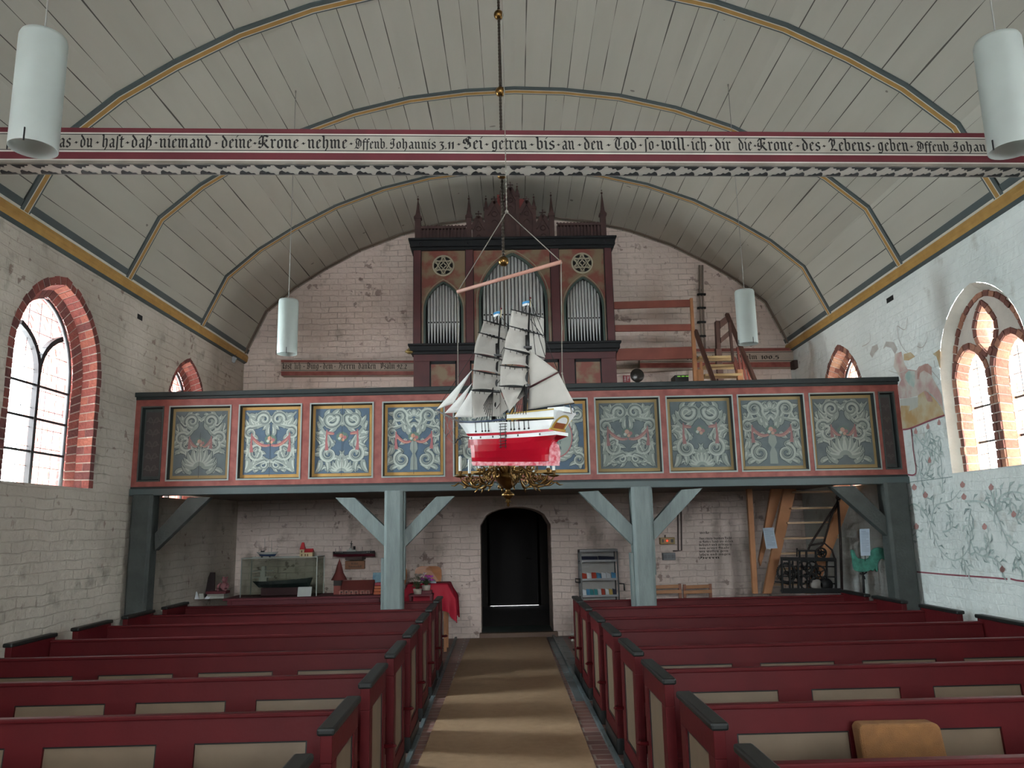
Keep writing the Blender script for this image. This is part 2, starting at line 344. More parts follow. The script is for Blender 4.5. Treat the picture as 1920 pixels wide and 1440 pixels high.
# front wall behind the camera with three tall windows
mb = MB(); outer = [(XL(Y0), -.05)]+[zt(p) for p in vault_pts(Y0, 0)]+[(XR(Y0), -.05)]
hol = [gothic(a, a+.9, 1.9, 3.4, 4.4) for a in (-2.1, -.2, 1.7)]
fillholes(outer, hol, lambda x, z: V3((x, Y0, z)), mb)
for h in hol:
    for i in range(len(h)): a = h[i]; b = h[(i+1) % len(h)]; mb.poly([(a[0], Y0, a[1]), (b[0], Y0, b[1]), (b[0], Y0-.7, b[1]), (a[0], Y0-.7, a[1])])
ST('wall_front', mb, WR)
for i, h in enumerate(hol):
    mb = MB().poly([(a, Y0-.5, b) for a, b in h]); ST('window_%d' % (7+i), mb, GLASS)
mb = MB(); mb.box(-6, 7, Y0-.5, Y1+.02, -.2, 0); ST('floor', mb, floormat())
# dark tower room behind the door, daylight under its outer door
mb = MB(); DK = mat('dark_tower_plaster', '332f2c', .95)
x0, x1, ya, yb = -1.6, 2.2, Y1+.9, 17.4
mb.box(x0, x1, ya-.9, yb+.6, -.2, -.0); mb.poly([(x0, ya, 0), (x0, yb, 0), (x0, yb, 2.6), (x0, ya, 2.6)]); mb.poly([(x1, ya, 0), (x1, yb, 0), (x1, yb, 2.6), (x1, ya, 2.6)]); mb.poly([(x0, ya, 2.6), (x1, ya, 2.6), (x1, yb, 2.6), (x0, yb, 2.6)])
mb.poly([(x0, yb, 0), (-.2, yb, 0), (-.2, yb, 2.6), (x0, yb, 2.6)]); mb.poly([(.85, yb, 0), (x1, yb, 0), (x1, yb, 2.6), (.85, yb, 2.6)]); mb.poly([(-.2, yb, 2.1), (.85, yb, 2.1), (.85, yb, 2.6), (-.2, yb, 2.6)])
for xx in (x0, DX1):
    mb.poly([(xx, ya, 0), (DX0 if xx == x0 else x1, ya, 0), (DX0 if xx == x0 else x1, ya, 2.6), (xx, ya, 2.6)])
mb.poly([(DX0, ya, 1.99), (DX1, ya, 1.99), (DX1, ya, 2.6), (DX0, ya, 2.6)])
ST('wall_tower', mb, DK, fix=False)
mb = MB(); mb.box(-.25, .9, yb, yb+.06, .012, 2.12)
for i in range(4): mb.box(-.2+.28*i, -.195+.28*i, yb-.004, yb, .03, 2.1)
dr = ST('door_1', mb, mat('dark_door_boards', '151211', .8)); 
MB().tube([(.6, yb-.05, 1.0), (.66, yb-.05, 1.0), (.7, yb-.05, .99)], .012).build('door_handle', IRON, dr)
mb = MB(); mb.box(DX0-.03, DX1+.06, 12.40, 12.52, .0, .075); mb.box(DX0, DX1, 12.52, 13.4, 0, .06, 1)
ST('trim_10', mb, [mat('threshold_wood', '6b5548', .7), mat('slate_step', '4a5552', .5)], bevel=.006)

# ---------------------------------------------------------------- windows
def reveal(mb, A, dA, B, dB, s_, step=.088, cols=2, raise_=.006, seed=1, mort=3, mix=(0, 0, 1, 2)):
    """brick lined splay between outline A at depth dA and outline B at depth dB"""
    rnd = random.Random(seed); L = sum(math.hypot(A[i+1][0]-A[i][0], A[i+1][1]-A[i][1]) for i in range(len(A)-1))
    n = max(4, round(L/step)); a = resample(A, n); b = resample(B, n); cen = V3(side(s_, sum(p[0] for p in A)/len(A), sum(p[1] for p in A)/len(A), (dA+dB)/2))
    for i in range(n):
        P = [side(s_, a[i][0], a[i][1], dA), side(s_, a[i+1][0], a[i+1][1], dA), side(s_, b[i+1][0], b[i+1][1], dB), side(s_, b[i][0], b[i][1], dB)]
        mb.poly(P, mort)
        nn = (P[1]-P[0]).cross(P[3]-P[0]).normalized()
        if nn.dot(cen-P[0]) < 0: nn = -nn
        cuts = [0, .5, 1] if (i % 2 and cols == 2) else ([0, 1] if cols <= 2 else [0, .33, .66, 1])
        if cols == 3 and i % 2: cuts = [0, .2, .55, .8, 1]
        for c0, c1 in zip(cuts, cuts[1:]):
            f = lambda u, v: (P[0]*(1-u)+P[1]*u)*(1-v)+(P[3]*(1-u)+P[2]*u)*v
            g0 = .02 if c0 > 0 else 0
            q = [f(.07, c0+g0), f(.93, c0+g0), f(.93, c1), f(.07, c1)]; r_ = raise_*rnd.uniform(.6, 1.3)
            if nn.length > 0: mb.prism(q, nn*r_, rnd.choice(mix))
def ringbricks(mb, A, s_, wdt, d=0, step=.088, lift=.006, seed=3, mix=(2, 2, 0)):
    rnd = random.Random(seed); L = sum(math.hypot(A[i+1][0]-A[i][0], A[i+1][1]-A[i][1]) for i in range(len(A)-1)); n = max(4, round(L/step)); a = resample(A, n)
    def nrm(i):
        p = a[max(0, i-1)]; q = a[min(n, i+1)]; dx, dz = q[0]-p[0], q[1]-p[1]; l = math.hypot(dx, dz); return (-dz/l, dx/l)
    for i in range(n):
        n0, n1 = nrm(i), nrm(i+1); w_ = wdt*rnd.uniform(.85, 1.12)
        e = .07; p0 = (a[i][0]*(1-e)+a[i+1][0]*e, a[i][1]*(1-e)+a[i+1][1]*e); p1 = (a[i][0]*e+a[i+1][0]*(1-e), a[i][1]*e+a[i+1][1]*(1-e))
        q = [side(s_, p0[0], p0[1], d), side(s_, p1[0], p1[1], d), side(s_, p1[0]+n1[0]*w_, p1[1]+n1[1]*w_, d), side(s_, p0[0]+n0[0]*w_, p0[1]+n0[1]*w_, d)]
        mb.prism(q, V3((-s_*lift*rnd.uniform(.5, 1.2), 0, 0)), rnd.choice(mix))
def inset(A, k_, kz=None):
    c = sum(p[0] for p in A)/len(A); z0 = A[0][1]; z1 = max(p[1] for p in A); h = max(p[0] for p in A)-c
    return [(c+(p[0]-c)*(1-k_/h), z0+(p[1]-z0)*(1-(kz if kz is not None else k_*.8)/(z1-z0))) for p in A]
def leads(mb, y0, y1, z0, z1, d, s_, ny, nz, inside, r=.004, m=0):
    for i in range(ny+1):
        y = y0+(y1-y0)*i/ny; seg = [z for z in [z0+(z1-z0)*j/30 for j in range(31)] if inside(y, z)]
        if len(seg) > 1: mb.bar(side(s_, y, seg[0], d), side(s_, y, seg[-1], d), 2*r, 2*r, m)
    for j in range(nz+1):
        z = z0+(z1-z0)*j/nz; seg = [y for y in [y0+(y1-y0)*i/30 for i in range(31)] if inside(y, z)]
        if len(seg) > 1: mb.bar(side(s_, seg[0], z, d), side(s_, seg[-1], z, d), 2*r, 2*r, m)
def pip(P):
    def f(x, y):
        c = False; j = len(P)-1
        for i in range(len(P)):
            if (P[i][1] > y) != (P[j][1] > y) and x < (P[j][0]-P[i][0])*(y-P[i][1])/(P[j][1]-P[i][1]+1e-12)+P[i][0]: c = not c
            j = i
        return c
    return f
def sill(mb, A, d, s_, slope=0, m=0, zoff=0):
    y0, y1 = A[0][0], A[-1][0]; z = A[0][1]; mb.poly([side(s_, y0, z+zoff, 0), side(s_, y1, z+zoff, 0), side(s_, y1, z-slope+zoff, d), side(s_, y0, z-slope+zoff, d)], m)
PLST = mat('sill_plaster', 'd8d4c8', .9, bump=.3); LEAD = mat('lead_came', '3c4044', .5, .4)
for s_, key, num in ((-1, 'l1', 1), (-1, 'l2', 2), (1, 'r2', 4), (-1, 'l3', 5), (1, 'r3', 6)):
    y0, y1, zs, zp_, za = WIN[key]; A = gothic(*WIN[key]); far = num > 4
    B = inset(A, .06); C = inset(A, .15); Dd = inset(A, .05)
    mb = MB(); reveal(mb, A, 0, B, .12, s_, seed=num, cols=2); reveal(mb, B, .12, C, .17, s_, seed=num+9, cols=1, mix=(2, 0)); reveal(mb, C, .17, C, .25, s_, seed=num+5, cols=1, mix=(2, 0)); reveal(mb, C, .24, Dd, .7, s_, seed=num+5, cols=3, mix=(1, 1, 0))
    ringbricks(mb, A, s_, .075 if num != 2 else .04, seed=num)
    mb.poly([side(s_, C[i][0], C[i][1], .42) for i in range(len(C))], 4) if False else None
    sill(mb, A, .8, s_, .0, 4)
    win = ST('window_%d' % num, mb, (BRK2 if num == 4 else BRK)+[PLST])
    c = (y0+y1)/2; inn = pip(C); yl, yr = C[0][0], C[-1][0]; top = max(p[1] for p in C)
    mb = MB(); zf = 3.22 if num == 1 else 3.3
    mb.bar(side(s_, c, zs, .20), side(s_, c, zf, .20), .045, .05, 0)
    for sg in (-1, 1):
        pts = [side(s_, c+sg*(yr-c)*(1-cos(t*.5*pi))*1.0, zf+(top-zf)*.62*sin(t*.5*pi)*.95, .20) for t in [j/8 for j in range(9)]]
        pts = [p for p in pts if inn(p.y, p.z) or p is pts[0]]
        for a, b in zip(pts, pts[1:]): mb.bar(a, b, .05, .05)
        q = [side(s_, c+sg*(yr-c)*(1-.5*(1-cos(pi*t))*1.0), zs+(zf-zs)*.93+.33*sin(pi*t), .20) for t in [j/8 for j in range(9)]]
    if not far:
        for i in range(1, 4):
            z = zs+(zf-zs)*i/3.4; mb.bar(side(s_, yl, z, .195), side(s_, yr, z, .195), .022, .022)
    mb.tube([side(s_, p[0], p[1], .20) for p in C], .022, 6)
    mb.build('tracery', mat('tracery_iron', '2b2a2c', .6, .2), win)
    mb = MB(); leads(mb, yl, yr, zs, top, .215, s_, 6 if num < 4 else 6, 10, inn, .0025); mb.build('lead_cames', LEAD, win)
    MB().poly([side(s_, p[0], p[1], .22) for p in C]).build('glass', GLASS, win)
# the wide right window: plaster splay, then a brick screen of two lancets and a head light
A = gothic(*WIN['r1']); B = inset(A, .07, .07); s_ = 1
mb = MB(); rb = resample(A, 40); rc = resample(B, 40)
for i in range(40): mb.poly([side(1, rb[i][0], rb[i][1], 0), side(1, rb[i+1][0], rb[i+1][1], 0), side(1, rc[i+1][0], rc[i+1][1], .10), side(1, rc[i][0], rc[i][1], .10)], 4)
sill(mb, A, .6, 1, 0, 4)
zb = B[0][1]; yb0, yb1 = B[0][0], B[-1][0]; cy = (yb0+yb1)/2
l1 = gothic(yb0+.05, cy-.07, zb+.0, 3.02, 3.36); l2 = gothic(cy+.07, yb1-.05, zb+.0, 3.02, 3.36)
hd = [(cy, 3.24), (cy-.12, 3.36), (cy-.17, 3.49), (cy-.09, 3.63), (cy, 3.73), (cy+.09, 3.63), (cy+.17, 3.49), (cy+.12, 3.36)]
holes = [[(p[0], p[1]+(.002 if p[1] < zb+.001 else 0)) for p in l] for l in (l1, l2)]+[hd]
fillholes(B, holes, lambda y, z: side(1, y, z, .10), mb, 3)
for j, h in enumerate(holes):
    hh = h if j < 2 else h+[h[0]]
    reveal(mb, hh, .095, inset(hh, .03) if j < 2 else hh, .20, 1, seed=20+j, cols=1, mix=(0, 1, 1)); reveal(mb, inset(hh, .03) if j < 2 else hh, .20, hh, .34, 1, seed=30+j, cols=2, mix=(1, 1, 0))
    if j < 2: ringbricks(mb, hh, 1, .06, .10, seed=j, lift=.02)
    else: ringbricks(mb, hh, 1, .05, .10, seed=j, lift=.02)
ringbricks(mb, [(p[0], p[1]) for p in inset(B, .065, .065)], 1, .055, .10, seed=9, lift=.018)
fillholes(gothic(yb0-.02, yb1+.02, zb, 3.1, 3.88), [[(p[0], p[1]+.003) for p in l] for l in (l1, l2)]+[hd], lambda y, z: side(1, y, z, .22), mb, 3)
win = ST('window_3', mb, BRK2+[PLST])
mb = MB()
for h in holes:
    ya, yb_ = min(p[0] for p in h), max(p[0] for p in h); z0, z1 = min(p[1] for p in h), max(p[1] for p in h)
    leads(mb, ya, yb_, z0, z1, .255, 1, 4, 7 if z1-z0 > .7 else 4, pip(h), .003)
    if z1-z0 > .7:
        for z in (2.42, 2.78): mb.bar(side(1, ya, z, .245), side(1, yb_, z, .245), .02, .02)
mb.build('lead_cames', LEAD, win)
mb = MB()
for h in holes: mb.poly([side(1, p[0], p[1], .26) for p in h])
mb.build('glass', GLASS, win)

# ---------------------------------------------------------------- blackletter writing, drawn with a broad nib
def hull2(P):
    P = sorted(set((round(a, 5), round(b, 5)) for a, b in P))
    def half(Q):
        h = []
        for p in Q:
            while len(h) > 1 and (h[-1][0]-h[-2][0])*(p[1]-h[-2][1])-(h[-1][1]-h[-2][1])*(p[0]-h[-2][0]) <= 0: h.pop()
            h.append(p)
        return h[:-1]
    return half(P)+half(P[::-1])
def mn(x): return [(x-.12, .98), (x, .86), (x, .13), (x+.12, .02)]
G = {
 'i': (.42, [mn(.2), [(.22, 1.25), (.3, 1.38)]]), 'n': (.82, [mn(.2), [(.2, .8), (.45, .98), (.57, .86), (.57, .13), (.69, .02)]]),
 'm': (1.2, [mn(.2), [(.2, .8), (.43, .98), (.55, .86), (.55, .13), (.62, .05)], [(.55, .8), (.8, .98), (.92, .86), (.92, .13), (1.04, .02)]]),
 'u': (.82, [mn(.2), [(.2, .13), (.45, .1)], mn(.58)]), 'r': (.58, [mn(.2), [(.2, .8), (.38, .98), (.5, .85)]]),
 'a': (.74, [[(.14, .82), (.32, .98), (.52, .84), (.52, .13), (.64, .02)], [(.5, .56), (.18, .4), (.18, .14), (.32, .0), (.5, .16)]]),
 'd': (.78, [[(.4, .98), (.18, .82), (.18, .15), (.36, 0), (.58, .18), (.58, .72), (.4, 1.02), (.14, 1.36)]]),
 'e': (.64, [[(.5, .15), (.34, 0), (.18, .15), (.18, .82), (.36, .98), (.52, .8), (.2, .5)]]),
 'h': (.8, [[(.08, 1.42), (.2, 1.32), (.2, .13), (.3, .03)], [(.2, .8), (.44, .98), (.58, .84), (.58, .12), (.4, -.28)]]),
 'S_': (.46, [[(.2, -.22), (.2, 1.25), (.35, 1.4), (.5, 1.3)]]), 'f': (.48, [[(.2, -.22), (.2, 1.25), (.35, 1.4), (.5, 1.3)], [(.06, .93), (.42, .93)]]),
 't': (.5, [[(.2, 1.2), (.2, .13), (.33, 0), (.45, .1)], [(.05, .93), (.44, .93)]]),
 'ss': (.78, [[(.18, -.2), (.18, 1.2), (.35, 1.4), (.55, 1.24), (.35, .92), (.58, .7), (.58, .2), (.38, 0)]]),
 's': (.66, [[(.54, .86), (.36, .98), (.18, .82), (.18, .62), (.52, .42), (.52, .15), (.32, 0), (.12, .12)]]),
 'o': (.74, [[(.18, .84), (.18, .15), (.36, 0), (.56, .15), (.56, .84), (.38, .98), (.18, .84)]]),
 'b': (.76, [[(.06, 1.42), (.18, 1.32), (.18, .15), (.36, 0), (.57, .15), (.57, .82), (.4, .98), (.18, .8)]]),
 'c': (.6, [[(.52, .86), (.36, .98), (.18, .84), (.18, .15), (.34, 0), (.5, .12)]]),
 'g': (.78, [[(.56, .86), (.36, .98), (.18, .84), (.18, .22), (.34, .06), (.56, .22)], [(.56, 1), (.56, 0), (.4, -.28), (.14, -.2)]]),
 'l': (.42, [[(.08, 1.42), (.2, 1.32), (.2, .13), (.33, 0)]]), 'v': (.76, [[(.1, 1.1), (.2, .98), (.2, .18), (.36, 0), (.57, .16), (.57, .84), (.4, 1.0)]]),
 'w': (1.12, [[(.1, 1.1), (.2, .98), (.2, .18), (.34, .02), (.54, .2), (.54, 1.02)], [(.54, .18), (.72, 0), (.92, .16), (.92, .84), (.74, 1.02)]]),
 'k': (.66, [[(.08, 1.42), (.2, 1.32), (.2, .13), (.3, .03)], [(.2, .7), (.4, .98), (.5, .82), (.24, .55), (.5, .12), (.6, .02)]]),
 'y': (.78, [mn(.2), [(.2, .13), (.45, .05)], [(.46, .98), (.58, .86), (.58, .1), (.38, -.28), (.16, -.2)]]),
 'D': (1.1, [[(.1, 1.22), (.32, 1.4), (.62, 1.32), (.92, 1.0), (.92, .35), (.6, 0), (.3, .12), (.1, .02)], [(.36, 1.3), (.26, .95), (.4, .6), (.26, .2)], [(.62, 1.1), (.62, .3)]]),
 'K': (1.12, [[(.5, 1.4), (.42, 1.1), (.42, .25), (.25, .02), (.06, .12)], [(.1, 1.05), (.24, 1.36), (.42, 1.25), (.62, 1.42), (.9, 1.28)], [(.12, .85), (.08, .5), (.3, .45)], [(.44, .7), (.74, .95), (.8, .76), (.48, .56)], [(.52, .56), (.8, .16), (.98, .02)]]),
 'J': (.72, [[(.1, 1.2), (.3, 1.4), (.58, 1.28)], [(.5, 1.3), (.42, .9), (.5, .4), (.3, 0), (.08, .12)], [(.16, .95), (.1, .7), (.3, .62)]]),
 'S': (.92, [[(.78, 1.22), (.52, 1.4), (.3, 1.2), (.34, .92), (.68, .68), (.72, .25), (.4, 0), (.14, .16)], [(.12, 1.1), (.06, .75), (.26, .62)], [(.52, 1.2), (.52, .5)]]),
 'T': (.92, [[(.08, 1.15), (.3, 1.4), (.55, 1.26), (.84, 1.4)], [(.34, 1.2), (.2, .8), (.22, .3), (.46, 0), (.8, .18)], [(.58, 1.2), (.56, .4)]]),
 'L': (1.0, [[(.08, 1.05), (.2, 1.38), (.46, 1.24), (.64, 1.4)], [(.46, 1.25), (.34, .9), (.42, .4), (.2, .02), (.5, .14), (.88, 0)], [(.62, 1.3), (.66, .9), (.56, .6)]]),
 'H': (1.02, [[(.1, 1.2), (.26, 1.4), (.42, 1.2), (.36, .5), (.16, .05)], [(.4, .85), (.66, 1.02), (.8, .82), (.8, .15), (.6, -.22)], [(.42, 1.25), (.7, 1.4)]]),
 'p': (.76, [[(.08, 1.05), (.18, .9), (.18, -.35)], [(.18, .12), (.36, 0), (.57, .15), (.57, .82), (.4, .98), (.18, .82)]]),
 'P': (1.0, [[(.12, 1.3), (.3, 1.1), (.3, .1), (.12, -.15)], [(.3, 1.15), (.62, 1.4), (.84, 1.15), (.84, .5), (.56, .25), (.34, .4)], [(.56, 1.2), (.56, .5)]]),
 '1': (.36, [[(.1, .8), (.22, .98), (.22, .0)]]), '2': (.58, [[(.1, .8), (.28, .98), (.46, .8), (.1, .04), (.5, .04)]]), '3': (.54, [[(.1, .95), (.44, .95), (.24, .6), (.44, .35), (.4, -.05), (.1, -.2)]]),
 '9': (.56, [[(.44, .62), (.24, .5), (.12, .72), (.28, .98), (.46, .8), (.44, .3), (.16, -.1)]]), '0': (.6, [[(.3, .96), (.14, .78), (.14, .2), (.3, .04), (.46, .2), (.46, .78), (.3, .96)]]), '5': (.56, [[(.46, .98), (.16, .94), (.14, .58), (.34, .62), (.46, .4), (.38, .0), (.1, -.1)]]),
 '.': (.3, [[(.12, .08), (.18, .02)]]), '-': (.42, [[(.06, .52), (.14, .6), (.26, .46), (.34, .54)]]), ' ': (.35, []), 'ue': (.82, [mn(.2), [(.2, .13), (.45, .1)], mn(.58), [(.2, 1.3), (.26, 1.36)], [(.52, 1.3), (.58, 1.36)]])}
def glyphs(t):
    out = []; i = 0
    while i < len(t):
        c = t[i]; out.append({'ſ': 'S_', 'ß': 'ss', 'ü': 'ue', 'O': 'D', 'N': 'H', 'G': 'S', 'A': 'H'}.get(c, c)); i += 1
    return out
def write(mb, text, to3, x0, x1, size, m=0, nib=.17, skew=0):
    g = glyphs(text); tot = sum(G[c][0] for c in g); k_ = (x1-x0)/tot; x = x0; a = radians(42); nx, ny = cos(a)*nib/2, sin(a)*nib/2; tx, ty = -sin(a)*.022, cos(a)*.022
    for c in g:
        for st in G[c][1]:
            for p, q in zip(st, st[1:]):
                P = [(r[0]+sx*nx+sy*tx, r[1]+sx*ny+sy*ty) for r in (p, q) for sx in (-1, 1) for sy in (-1, 1)]
                mb.poly([to3(x+u*k_, v*size) for u, v in hull2(P)], m)
        x += G[c][0]*k_
# ---------------------------------------------------------------- tie beam with its verse
b0 = V3((-3.59, 5.342, 4.35)); b1 = V3((4.157, 5.589, 4.35)); bd = (b1-b0).normalized(); bn = V3((bd.y, -bd.x, 0))  # bn towards the camera
bz = V3((0, 0, 1)); pl = XL(5.3)-b0.x; bL = b0+bd*(pl/bd.x+.0); bR = b0+bd*((XR(5.6)-b0.x)/bd.x)
def BF(px, py): return hit(px, py, b0, bn)
beam = thing('tie_beam', 'painted tie beam across the nave bearing a blackletter verse between maroon bands', 'beam', (0.3, 5.5, 4.35))
zt_ = BF(960, 245).z; H = zt_-4.35; DB = .19; back = -bn*DB
mb = MB(); q = [bL, bR, bR+bz*H, bL+bz*H]; mb.prism(q, back, 0)
mb.build('timber', mat('beam_limewash', '8b857b', .8, col2='726c62'), beam, bevel=.004)
def zpx(py): return BF(960, py).z-4.35
mb = MB(); F = bn*.002
for (ya, yb, m) in ((244.5, 253, 1), (253, 255.5, 2), (255.5, 257, 3), (257, 284, 0), (284, 285.5, 3), (285.5, 288.5, 2), (288.5, 301.5, 1), (301.5, 304, 2)):
    za, zb_ = zpx(ya), zpx(yb); mb.poly([bL+bz*za+F, bR+bz*za+F, bR+bz*zb_+F, bL+bz*zb_+F], m)
mb.build('painted_bands', [mat('band_grey', 'a9a49a', .75, col2='938e84'), MAROON, WOODW, BLACK], beam, label='maroon, white and grey painted bands', fix=False)
WORDS = [("Halt", 22, 70), ("-", 76, 86), ("was", 92, 133), ("-", 139, 146), ("du", 149, 174), ("-", 179, 186), ("haſt", 190, 232), ("-", 235, 243), ("daß", 245, 286), ("-", 289, 296), ("niemand", 298, 397), ("-", 402, 409), ("deine", 414, 473), ("-", 474, 482), ("Krone", 484, 561), ("-", 565, 573), ("nehme", 576, 652), ("-", 655, 662), ("Offenb.", 664, 727), ("Johannis", 731, 818), ("3.11", 823, 852), ("-", 857, 864), ("Sei", 868, 906), ("-", 909, 917), ("getreu", 921, 989), ("-", 993, 1002), ("bis", 1005, 1041), ("-", 1044, 1051), ("an", 1053, 1078), ("-", 1083, 1091), ("den", 1094, 1132), ("-", 1137, 1146), ("Tod", 1151, 1195), ("-", 1198, 1205), ("ſo", 1208, 1227), ("-", 1230, 1237), ("will", 1239, 1285), ("-", 1288, 1293), ("ich", 1296, 1326), ("-", 1330, 1337), ("dir", 1340, 1371), ("die", 1384, 1411), ("-", 1413, 1419), ("Krone", 1420, 1488), ("-", 1492, 1500), ("des", 1503, 1539), ("-", 1542, 1549), ("Lebens", 1554, 1633), ("-", 1635, 1641), ("geben", 1645, 1704), ("-", 1706, 1713), ("Offenb.", 1717, 1784), ("Johannis", 1787, 1880)]
mb = MB(); zb_ = zpx(280); sz = zpx(264)-zb_; F2 = bn*.004
def sx(px): return (BF(px, 280)-bL).dot(bd)
for t, xa, xb in WORDS:
    small = t[0] in 'OJ3'; write(mb, t, lambda u, v: bL+bd*u+bz*(zb_+v)+F2, sx(xa), sx(xb), sz*(.8 if small else 1), nib=.2)
mb.build('verse_lettering', mat('letter_black', '1b1a1a', .8), beam, label='black blackletter words of the verse', fix=False)
mb = MB(); dn = -bz*.002; W_ = DB; Lb = (bR-bL).length
mb.poly([bL+dn, bR+dn, bR+dn+back, bL+dn+back], 0)
def UB(u, v): return bL+bd*u-bn*(v*DB)-bz*.004
mb.poly([UB(0, .04), UB(Lb, .04), UB(Lb, .07), UB(0, .07)], 1); mb.poly([UB(0, .93), UB(Lb, .93), UB(Lb, .96), UB(0, .96)], 1)
n = int(Lb/.146); st = Lb/n; mid = n//2+1
for i in range(n):
    f = 1 if i < mid else -1; u0 = i*st+(0 if f > 0 else st)
    for a in (0, 1):
        P = [(.02, .10), (.87, .10), (.80, .22), (.64, .21), (.56, .36), (.42, .29), (.29, .46), (.15, .38), (.07, .24)]
        if a: P = [(x_, 1-y_) for x_, y_ in P]
        mb.poly([UB(u0+f*x_*st, y_) for x_, y_ in P], 1)
mb.build('painted_ornament', [WOODW, mat('ornament_charcoal', '2c2d2f', .8)], beam, label='charcoal and white leaf ornament on the underside', fix=False)
# ---------------------------------------------------------------- floor runner and paving edge
mb = MB(); mb.prism([(-.69, 2, .002), (.62, 2, .002), (.70, 12.36, .002), (-.455, 12.36, .002)], (0, 0, .012))
mb.build('carpet_runner', mat('sisal_brown', 'a08264', .95, col2='8c6f52', nscale=14, amt=.8, bump=.5, bscale=220), label='long brown sisal runner laid down the middle aisle to the door', cat='carpet')
mb = MB(); rnd = random.Random(4)
for s_ in (-1, 1):
    for i in range(22):
        y = 1.9+i*.48; x = .80 if s_ > 0 else -.66; mb.box(x-.0 if s_ > 0 else x-.035, x+.035 if s_ > 0 else x, y, y+.47, 0, .03+rnd.uniform(0, .003))
for i in range(9): mb.box(.72, .95, 7.9+i*.5, 8.38+i*.5, 0, .006)
ST('trim_11', mb, mat('blue_grey_stone', '5b6668', .4, col2='424b4d'), bevel=.003)

# ---------------------------------------------------------------- pews
PRED = mat('pew_red', '4b1215', .5, col2='400f12', nscale=4, spec=.12, bump=.05, bscale=25); PCREAM = mat('pew_cream', '675643', .55, col2='5b4b39'); PCAP = mat('pew_black', '171918', .42, spec=.3)
PGREY = mat('pew_knob', 'b06060', .4)
def make_pew(aisle, Ln, name='church_pew'):
    """aisle: +1 when the aisle end is at local x=0 and the pew runs to +x; local y=0 near end of the side panel"""
    s_ = aisle; t = bpy.data.objects.new(name, None); t.empty_display_size = .1; put(t, None, (0, 0, 0))
    D = .60; BK = .50
    def X(a): return a*s_
    def bx(mb, xa, xb, *r): mb.box(min(X(xa), X(xb)), max(X(xa), X(xb)), *r)
    # backrest: framed board, leaning back a little
    mb = MB(); y0 = BK; tilt = .10
    def BP_(x, z, d=0): return V3((X(x), y0+(z-.4)*tilt+d, z))
    nP = int((Ln-.2)/.632); pw = .53; gap = (Ln-.1-nP*pw)/(nP+1); xs = [.05+gap+i*(pw+gap) for i in range(nP)]
    zt_, zl = .683, .30
    def brd(xa, xb, za, zb, m=0): mb.hexa([BP_(xa, za), BP_(xb, za), BP_(xb, za, .03), BP_(xa, za, .03), BP_(xa, zb), BP_(xb, zb), BP_(xb, zb, .03), BP_(xa, zb, .03)], m)
    brd(.02, Ln-.02, zt_, .80); brd(.02, Ln-.02, .12, zl)
    e = [.02]+[v for x in xs for v in (x, x+pw)]+[Ln-.02]
    for i in range(0, len(e), 2): brd(e[i], e[i+1], zl, zt_)
    bk = mb.build('backrest', PRED, t)
    mb = MB(); p0 = BP_(.02, .80, .012); p1 = BP_(Ln-.02, .80, .012); mb.bar(p0, p1, .05, .022); mb.build('top_rail', PRED, t, bevel=.006)
    for x in xs:
        mb = MB(); mb.hexa([BP_(x-.005, zl-.005, .016), BP_(x+pw+.005, zl-.005, .016), BP_(x+pw+.005, zl-.005, .026), BP_(x-.005, zl-.005, .026), BP_(x-.005, zt_+.005, .016), BP_(x+pw+.005, zt_+.005, .016), BP_(x+pw+.005, zt_+.005, .026), BP_(x-.005, zt_+.005, .026)])
        # dark bead along the top and left edge of the panel
        mb.bar(BP_(x, zt_-.004, .010), BP_(x+pw, zt_-.004, .010), .010, .008, 1); mb.bar(BP_(x+.004, zl, .010), BP_(x+.004, zt_, .010), .010, .008, 1)
        mb.build('panel', [PCREAM, PCAP], t, label='cream inset panel')
    mb = MB(); bx(mb, .03, Ln-.03, .10, BK+.005, .415, .445); bx(mb, .03, Ln-.03, .12, .15, .30, .415); mb.build('seat', PRED, t, bevel=.006)
    for k_ in (0, 1):
        xa, xb = (0, .05) if k_ == 0 else (Ln-.05, Ln); mb = MB()
        px0, px1, pz0, pz1 = .10, D-.10, .20, .72
        if k_ == 0:
            bx(mb, xa, xb, 0, D, .10, pz0); bx(mb, xa, xb, 0, D, pz1, .83); bx(mb, xa, xb, 0, px0, pz0, pz1); bx(mb, xa, xb, px1, D, pz0, pz1); bx(mb, xa+.02, xb-.01, px0, px1, pz0, pz1)
        else: bx(mb, xa, xb, 0, D, .10, .83)
        en = mb.build('end_panel', PRED, t, bevel=.003)
        if k_ == 0:
            mb = MB(); bx(mb, xa+.012, xa+.022, px0+.012, px1-.012, pz0+.012, pz1-.012); mb.build('inset', PCREAM, en, label='cream inset of the aisle end')
            mb = MB()
            for q in ((px0, px0+.012, pz0, pz1), (px1-.012, px1, pz0, pz1), (px0, px1, pz1-.012, pz1), (px0, px1, pz0, pz0+.012)): bx(mb, xa+.008, xa+.024, *q)
            mb.build('bead', PCAP, en)
            mb = MB(); mb.tube([(X(xa), D*.93, .40), (X(-.05), D*.93, .40), (X(-.056), D*.93, .41)], [.012, .012, .02], 10); mb.build('knob', PRED, en)
        mb = MB(); c0, c1 = (-.012, .062) if k_ == 0 else (Ln-.062, Ln+.012); bx(mb, c0, c1, -.02, D+.02, .83, .862); mb.build('cap', PCAP, t, bevel=.01, label='black rounded cap of the end panel')
        mb = MB(); bx(mb, xa-.008, xb+.008, -.01, D+.01, .0, .11); mb.build('plinth', PCAP, t, bevel=.004)
    return t
NUM = ['nearest', 'second', 'third', 'fourth', 'fifth', 'sixth', 'seventh', 'eighth']
